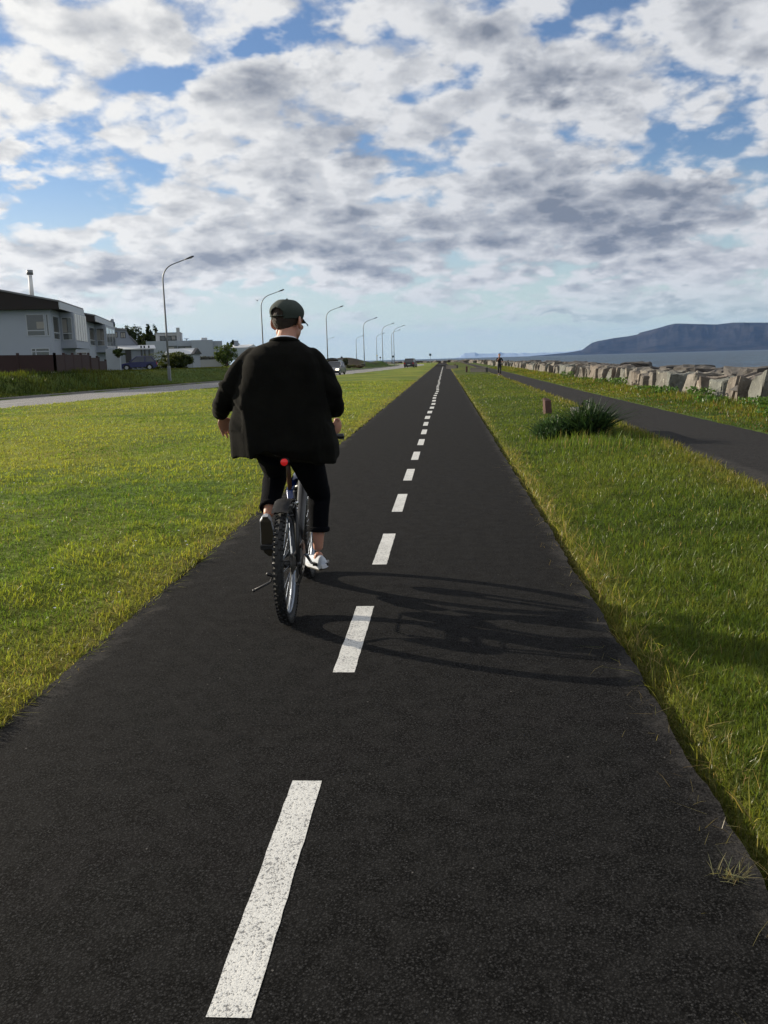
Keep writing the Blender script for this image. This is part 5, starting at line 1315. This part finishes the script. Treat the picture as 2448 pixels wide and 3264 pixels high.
HC = Vector((.008, .40, 1.724)); HY = radians(-25)
hp, HR = head_parts(HC, HY, radians(-4), 1.04)
# bones (x, y, z)
hipL, kneeL, ankL = Vector((-.095, .24, .99)), Vector((-.150, .64, .80)), Vector((-.160, .345, .555))
hipR, kneeR, ankR = Vector((.085, .24, .98)), Vector((.128, .60, .66)), Vector((.108, .575, .285))
shL, elL, wrL = Vector((-.218, .33, 1.525)), Vector((-.366, .26, 1.285)), Vector((-.438, .45, 1.188))
shR, elR, wrR = Vector((.165, .33, 1.52)), Vector((.268, .26, 1.275)), Vector((.272, .44, 1.165))
body = [chain([(0, .24, .99, .155, .11), (0, .25, 1.12, .145, .10), (0, .27, 1.28, .155, .105), (0, .30, 1.44, .165, .10), (0, .325, 1.54, .11, .075), (-.004, .345, 1.60, .066), (.008, .365, 1.65, .060), (.012, .385, 1.70, .060)])]
for h_, k_, a_ in ((hipL, kneeL, ankL), (hipR, kneeR, ankR)):
    m1 = h_.lerp(k_, .5); m2 = k_.lerp(a_, .35); m3 = k_.lerp(a_, .75)
    body.append(chain([(*h_, .092), (*m1, .078), (*k_, .058), (*m2, .056), (*m3, .040), (*a_, .033)]))
for s_, e_, w_ in ((shL, elL, wrL), (shR, elR, wrR)):
    body.append(chain([(s_.x * .6, s_.y, s_.z - .02, .06), (*s_, .056), (*s_.lerp(e_, .6), .044), (*e_, .038), (*e_.lerp(w_, .4), .037), (*w_, .026)]))
hL = hand_parts(wrL + Vector((0, .02, -.02)), (.12, .50, -.86), (.35, -.62, -.45), -1, .22, 1.0, .0); hR = hand_parts(wrR + Vector((0, .01, -.02)), (.02, .22, -.97), (-.75, .5, -.1), -1, .95, 1.0, .0)
# left palm faces the thigh, thumb forward
body += hL + hR
# bare feet cores inside the shoes
def foot(ank, d, upv):
    d = Vector(d).normalized(); u_ = Vector(upv); u_ = (u_ - d * u_.dot(d)).normalized()
    return chain([(*ank, .032), (*(ank - u_ * .045), .034), (*(ank - u_ * .06 + d * .08), .032)], 1), d, u_
fL, dL, uL = foot(ankL, (.0, .42, -.90), (-.05, .86, .48)); fR, dR, uR = foot(ankR, (-.46, .87, -.05), (-.14, .0, .98))
body += [fL, fR] + hp
bo = fuse('body', body, .0042, M_skin, rider, 3)
bo.name = 'body'
# eyes, brows
for sx in (-1, 1):
    e = HC + HR @ (Vector((sx * .031, .083, -.002)) * 1.04); MB().ball(e, .0115).build('eye', mat('eye_white', (.7, .68, .65), .2) if 'eye_white' not in bpy.data.materials else bpy.data.materials['eye_white'], rider, True)
    MB().ball(e + HR @ Vector((0, .0085, 0)), .0055).build('iris', mat('iris', (.03, .02, .015), .1) if 'iris' not in bpy.data.materials else bpy.data.materials['iris'], rider, True)
# hair: shell under the cap down to the nape
def head_shell(name, material, cut, r=(.0795, .0995, .0915), grow=1.0, off=(0, -.012, .030), thick=.006, strands=False):
    bm = bmesh.new(); bmesh.ops.create_uvsphere(bm, u_segments=96, v_segments=64, radius=1)
    for v in bm.verts: v.co = Vector((v.co.x * r[0] * grow, v.co.y * r[1] * grow, v.co.z * r[2] * grow)) + Vector(off)
    bmesh.ops.delete(bm, geom=[f for f in bm.faces if not cut(f.calc_center_median())], context='FACES')
    bmesh.ops.solidify(bm, geom=bm.faces[:], thickness=thick); bmesh.ops.recalc_face_normals(bm, faces=bm.faces)
    if strands:
        from mathutils import noise
        for v in bm.verts: v.co += v.co.normalized() * noise.noise(Vector((v.co.x * 160, v.co.y * 160, v.co.z * 25))) * .0022
    for v in bm.verts: v.co = HC + HR @ (v.co * 1.04)
    me = bpy.data.meshes.new(name); bm.to_mesh(me); bm.free(); me.polygons.foreach_set('use_smooth', np.ones(len(me.polygons), bool)); return link_mesh(name, me, material, rider)
head_shell('hair', M_hair, lambda p: .020 < p.z < .078 or (p.z <= .02 and p.y < .005 and p.z > -.050 + .9 * max(0, abs(p.x) - .040) + max(0, p.y + .02) * 1.0), r=(.0790, .1000, .110), strands=True, thick=.004)
# cap: crown with the half-moon opening at the back, band strap, brim
def cap_cut(p):
    if p.z < .012 + .10 * p.y: return False
    if p.y < 0 and (p.x / .040) ** 2 + ((p.z - .022) / .042) ** 2 < 1.0: return False
    return True
cap = head_shell('cap', M_cap, cap_cut, r=(.0865, .1065, .094), off=(0, -.008, .034), thick=.003)
# squarer crown
co = np.zeros(len(cap.data.vertices) * 3, np.float32); cap.data.vertices.foreach_get('co', co); co = co.reshape(-1, 3)
loc_ = (co - np.array(HC)) @ np.array(HR); k_ = np.clip((loc_[:, 2] - .02) / .10, 0, 1); loc_[:, 0] *= 1 + .10 * np.sin(k_ * pi) ** 1; loc_[:, 1] *= 1 + .08 * np.sin(k_ * pi); loc_[:, 2] = np.minimum(loc_[:, 2], .118 + .25 * (loc_[:, 2] - .118))
cap.data.vertices.foreach_set('co', (loc_ @ np.array(HR).T + np.array(HC)).astype(np.float32).ravel())
mb = MB(); mb.tube([HC + HR @ (Vector((x_ * 1.0, -.008 - .1075 * sqrt(max(0, 1 - (x_ / .0875) ** 2)), .018)) * 1.04) for x_ in np.linspace(-.046, .046, 9)], .010, 6, flat=.3); mb.build('cap_strap', M_cap, cap, True)
MB().ball(HC + HR @ Vector((0, -.008, .127)), .007, (1, 1, .5)).build('cap_button', M_cap, cap, True)
bm = bmesh.new(); rows = []
for j in range(7):
    f_ = j / 6; row = []
    for k in range(15):
        a = radians(-58 + 116 * k / 14); x_ = .088 * sin(a) * (1 - .10 * f_); y_ = -.008 + .108 * cos(a) * (1) + .068 * f_ * cos(a * .62)
        row.append(bm.verts.new(HC + HR @ (Vector((x_, y_, .024 - .022 * f_ - .020 * (sin(a)) ** 2 * (1 + f_) * .9)) * 1.04)))
    rows.append(row)
for a, b in zip(rows[:-1], rows[1:]):
    for k in range(14): bm.faces.new((a[k], a[k + 1], b[k + 1], b[k]))
bmesh.ops.solidify(bm, geom=bm.faces[:], thickness=.003); bmesh.ops.recalc_face_normals(bm, faces=bm.faces); me = bpy.data.meshes.new('cap_brim'); bm.to_mesh(me); bm.free(); me.polygons.foreach_set('use_smooth', np.ones(len(me.polygons), bool)); link_mesh('cap_brim', me, M_cap, cap)

# jacket torso: rings (z, left half width, right half width, back y, front y)
def ring(z, xl, xr, yb, yf, n=56, p=2.4, dz=None, fold=0.0, ph=0.0):
    out_ = []
    for k in range(n):
        a = 2 * pi * k / n; c_, s_ = cos(a), sin(a); sx = abs(c_) ** (2 / p) * (1 if c_ > 0 else -1); sy = abs(s_) ** (2 / p) * (1 if s_ > 0 else -1)
        x_ = sx * (xr if c_ > 0 else xl); y_ = (yb + yf) / 2 + sy * (yf - yb) / 2
        f_ = 1 + fold * sin(a * 7 + ph) * .5 + fold * .6 * sin(a * 11 + 2 * ph)
        out_.append((x_ * f_, (yb + yf) / 2 + (y_ - (yb + yf) / 2) * f_, z + (dz(x_, y_) if dz else 0)))
    return out_
def hem(x, y):
    if y < .20:
        if x < -.165: return -.032
        if x > .190: return -.075 - (x - .19) * .12
        return .004
    return -.05
TR = [(.980, .330, .300, .03, .46, .018), (1.01, .332, .300, .035, .46, .018), (1.06, .336, .282, .05, .46, .016), (1.14, .334, .262, .07, .45, .013), (1.23, .322, .250, .095, .445, .009), (1.32, .300, .248, .115, .44, .006), (1.40, .278, .235, .13, .435, .004), (1.47, .262, .215, .15, .43, .0), (1.53, .235, .182, .18, .425, 0), (1.575, .175, .130, .215, .42, 0), (1.608, .098, .076, .255, .415, 0)]
rings = [ring(z, xl, xr, yb, yf, dz=hem if i == 0 else None, fold=fo, ph=1.1 + z * 2.2, p=2.5) for i, (z, xl, xr, yb, yf, fo) in enumerate(TR)]
parts_ = [loft(rings)]
cfL = wrL + (wrL - elL).normalized() * .012; cfR = wrR + (wrR - elR).normalized() * .0
parts_.append(chain([(-.13, .32, 1.49, .085), (*shL, .080), (*shL.lerp(elL, .5), .078), (*elL, .074), (*elL.lerp(cfL, .5), .068, .064), (*cfL, .052)]))
parts_.append(chain([(.13, .32, 1.49, .085), (*shR, .080), (*shR.lerp(elR, .5), .080), (*elR, .076), (*elR.lerp(cfR, .5), .068, .066), (*cfR, .052)]))
def jdisp(co):
    x, y, z = co[:, 0], co[:, 1], co[:, 2]
    d = .011 * (fbm(x * 1.4 + y, z * .45, .085, 3, 3) - .5) + .010 * (fbm(x + 3, z * 1.4 + x * .8, .12, 2, 7) - .5)
    arm = (np.abs(x) > .24) & (z > 1.1); d = d + arm * .020 * (fbm(x * .5 + y * .5, z * 1.5 + x * 1.4, .06, 2, 14) - .5) * sm(1.52 - z, 0, .1)
    d = d + .010 * np.exp(-((np.abs(x) - .235 - .05 * np.sin(z * 5)) / .022) ** 2) * (y < .2) * sm(1.42 - z, 0, .2)
    return d
jk = fuse('jacket', parts_, .0085, M_wool, rider, 3, disp=jdisp)
# white tee edge above the collar
MB().torus((0, 0, 0), .062, .010, seg=32, sub=8, rw=.012).xform(Matrix.Translation((-.004, .338, 1.612)) @ Matrix.Rotation(radians(-14), 4, 'X') @ Matrix.Rotation(pi / 2, 4, 'Y')).build('tee_collar', M_tee, rider, True)
MB().torus((0, 0, 0), .082, .012, seg=32, sub=8, rw=.014).xform(Matrix.Translation((-.006, .333, 1.598)) @ Matrix.Rotation(radians(-14), 4, 'X') @ Matrix.Rotation(pi / 2, 4, 'Y')).build('jacket_collar', M_wool, rider, True)
# trousers
def leg_rings(pts, n=28):
    P_ = [Vector(p[:3]) for p in pts]; out_ = []
    for i, p in enumerate(P_):
        t_ = (P_[min(i + 1, len(P_) - 1)] - P_[max(i - 1, 0)]).normalized(); nx = Vector((1, 0, 0)); nx = (nx - t_ * nx.dot(t_)).normalized(); ny = t_.cross(nx); r_ = pts[i][3]
        out_.append([tuple(p + nx * cos(2 * pi * k / n) * r_ + ny * sin(2 * pi * k / n) * r_ * (pts[i][4] if len(pts[i]) > 4 else 1)) for k in range(n)])
    return out_
hemL = kneeL.lerp(ankL, .80); hemR = kneeR.lerp(ankR, .62)
tl = loft(leg_rings([(hipL.x * .7, .20, 1.0, .12), (*hipL, .110), (*hipL.lerp(kneeL, .5), .096), (*hipL.lerp(kneeL, .9), .078), (*(kneeL + Vector((0, .012, -.02))), .078), (*kneeL.lerp(ankL, .25), .074), (*kneeL.lerp(ankL, .55), .064), (*hemL, .060)]))
tr_ = loft(leg_rings([(hipR.x * .7, .20, 1.0, .12), (*hipR, .112), (*hipR.lerp(kneeR, .5), .092), (*hipR.lerp(kneeR, .9), .074), (*(kneeR + Vector((0, .012, -.02))), .072), (*kneeR.lerp(ankR, .2), .068), (*kneeR.lerp(ankR, .42), .064), (*hemR, .062)]))
def tdisp(co): return .004 * (fbm(co[:, 0] + co[:, 1], co[:, 2] * 1.6, .07, 3, 3) - .5)
tro = fuse('trousers', [ellip((0, .235, 1.0), (.165, .135, .10)), tl, tr_], .007, M_denim, rider, 3, disp=tdisp)
for hh, kk, nm in ((hemL, kneeL, 'cuff'), (hemR, kneeR, 'cuff')):
    dirn = (hh - kk).normalized(); q = Vector((1, 0, 0)).rotation_difference(dirn).to_matrix().to_4x4()
    MB().torus((0, 0, 0), .058 if hh is hemL else .066, .007, seg=28, sub=8, rw=.016).xform(Matrix.Translation(hh - dirn * .004) @ q).build('cuff', M_denim, tro, True)
# shoes
def shoe(ank, d, u_, name):
    rot = Matrix((d.cross(u_), d, u_)).transposed(); o = ank - u_ * .060
    def L(p): return o + rot @ Vector(p)
    secs = [(-.062, .018, .030, .006, .050), (-.045, .033, .060, .0, .058), (0, .036, .070, .0, .062), (.05, .040, .062, .0, .045), (.10, .046, .048, 0, .028), (.15, .046, .040, 0, .020), (.19, .036, .032, .004, .016), (.21, .018, .022, .008, .012)]
    def sec(y, hw, ht, zb, n=20):
        return [tuple(L((hw * cos(a) * (1 if sin(a) > -.2 else .95), y, zb - .025 + (ht * max(sin(a), -.35) if sin(a) > 0 else .02 * sin(a))))) for a in [2 * pi * k / n for k in range(n)]]
    up_ = loft([sec(y, hw, ht, zb) for (y, hw, ht, zb, _) in secs])
    fx = [[tuple(L((hw * 1.13 * cos(a), y, -.034 + zb + (.012 if sin(a) > 0 else -.010)))) for a in [2 * pi * (k + .5) / 8 for k in range(8)]] for (y, hw, _, zb, _) in [(-.074, .016, 0, .004, 0)] + secs + [(.224, .012, 0, .012, 0)]]
    so2 = [[tuple(L((hw * 1.02 * cos(a), y, -.046 + zb + (.004 if sin(a) > 0 else -.008)))) for a in [2 * pi * (k + .5) / 8 for k in range(8)]] for (y, hw, _, zb, _) in [(-.072, .016, 0, .004, 0)] + secs + [(.222, .012, 0, .012, 0)]]
    me = fuse(name, [up_], .0045, M_shoe, rider, 3)
    link_mesh('sole', loft(so2), M_sole, me); link_mesh('sole_edge', loft(fx), M_tee, me)
    mb = MB()
    for k in range(4): mb.tube([L((-.020, .045 + k * .016, .030 - k * .006)), L((0, .047 + k * .016, .039 - k * .007)), L((.020, .045 + k * .016, .030 - k * .006))], .0028, 5)
    mb.build('laces', M_tee, me); return me
shoe(ankL, dL, uL, 'shoe'); shoe(ankR, dR, uR, 'shoe')

# ------------------------------------------------------------ jogger on the footpath
pj = at(1592, 1200, 69); jog = empty('person', (pj.x, pj.y, 0)); tag(jog, 'jogger in black running towards the camera on the footpath, one hand at the chin', 'person')
jog.rotation_euler = (0, 0, pi + .05)
P, JR = head_parts((0, .02, 1.66), 0, -.1, 1.0); bones = P
bones += [chain([(0, 0, .96, .13, .10), (0, .0, 1.15, .12, .09), (0, .02, 1.36, .15, .10), (0, .02, 1.47, .08), (0, .02, 1.56, .05), (0, .02, 1.62, .05)])]
aL, aR = Vector((-.09, -.06, .09)), Vector((.07, .02, .16))
bones += [chain([(-.085, 0, .95, .09), (-.09, .03, .52, .060), (-.08, -.02, .30, .052), (*aL, .035)]), chain([(.085, 0, .95, .09), (.085, .12, .55, .060), (.075, .02, .34, .052), (*aR, .035)])]
bones += [chain([(-.12, .02, 1.42, .05), (-.18, .02, 1.40, .052), (-.27, -.06, 1.16, .04), (-.24, .14, 1.12, .033), (-.20, .19, 1.14, .028)]), chain([(.12, .02, 1.42, .05), (.18, .02, 1.40, .052), (.26, .02, 1.15, .04), (.10, .16, 1.32, .033), (.035, .16, 1.46, .028)])]
bones += hand_parts((-.20, .19, 1.14), (.4, .8, .2), (.8, -.3, -.2), 1, 1.0) + hand_parts((.035, .16, 1.46), (-.1, -.05, 1), (-.2, -.9, 0), 1, .8)
fuse('body', bones, .010, M_skin, jog, 2)
M_run = mat('running_black', (.012, .013, .016), .8); M_hair2 = M_hair
fuse('top', [chain([(0, 0, .98, .145, .115), (0, 0, 1.15, .135, .105), (0, .02, 1.36, .165, .115), (0, .02, 1.46, .10, .08), (0, .02, 1.53, .058)]), chain([(-.12, .02, 1.42, .06), (-.18, .02, 1.40, .064), (-.27, -.06, 1.16, .052), (-.25, .10, 1.12, .042)]), chain([(.12, .02, 1.42, .06), (.18, .02, 1.40, .064), (.26, .02, 1.15, .052), (.14, .13, 1.27, .044)])], .012, M_run, jog, 2)
fuse('leggings', [ellip((0, 0, .95), (.155, .125, .10)), chain([(-.085, 0, .95, .10), (-.09, .03, .52, .070), (-.08, -.02, .30, .060), (-.088, -.05, .15, .043)]), chain([(.085, 0, .95, .10), (.085, .12, .55, .070), (.075, .02, .34, .060), (.070, .02, .21, .043)])], .012, M_run, jog, 2)
M_rsh = mat('running_shoe', (.05, .05, .055), .6)
for a_ in (aL, aR):
    sh_ = fuse('shoe', [ellip(a_ + Vector((0, .06, -.045)), (.045, .13, .040)), ellip(a_ + Vector((0, -.01, -.01)), (.04, .05, .04))], .01, M_rsh, jog, 2); MB().box(a_.x - .045, a_.x + .045, a_.y - .07, a_.y + .18, a_.z - .095, a_.z - .07, .01).build('sole', M_shoe, sh_)
fuse('hair', [ellip((0, -.012, 1.715), (.092, .108, .085)), ellip((0, -.07, 1.63), (.06, .05, .09))], .01, M_hair2, jog, 2)
jog.scale = (.98, .98, .98)
HAZE = 1.25e-5

# ------------------------------------------------------------ haze
hm = bpy.data.materials.new('haze_air'); hm.use_nodes = True; ht = NT(hm.node_tree); ht.n.clear()
ho = ht.new('ShaderNodeOutputMaterial'); hv = ht.new('ShaderNodeVolumePrincipled')
hv.inputs['Color'].default_value = (.23, .43, .88, 1); hv.inputs['Density'].default_value = HAZE; hv.inputs['Anisotropy'].default_value = 0.2
ht.l.new(hv.outputs[0], ho.inputs['Volume'])
tag(MB().box(-46000, 46000, -20000, 46000, -12.0, 1250).build('haze', hm), kind='stuff', label='thin blue haze over the bay')
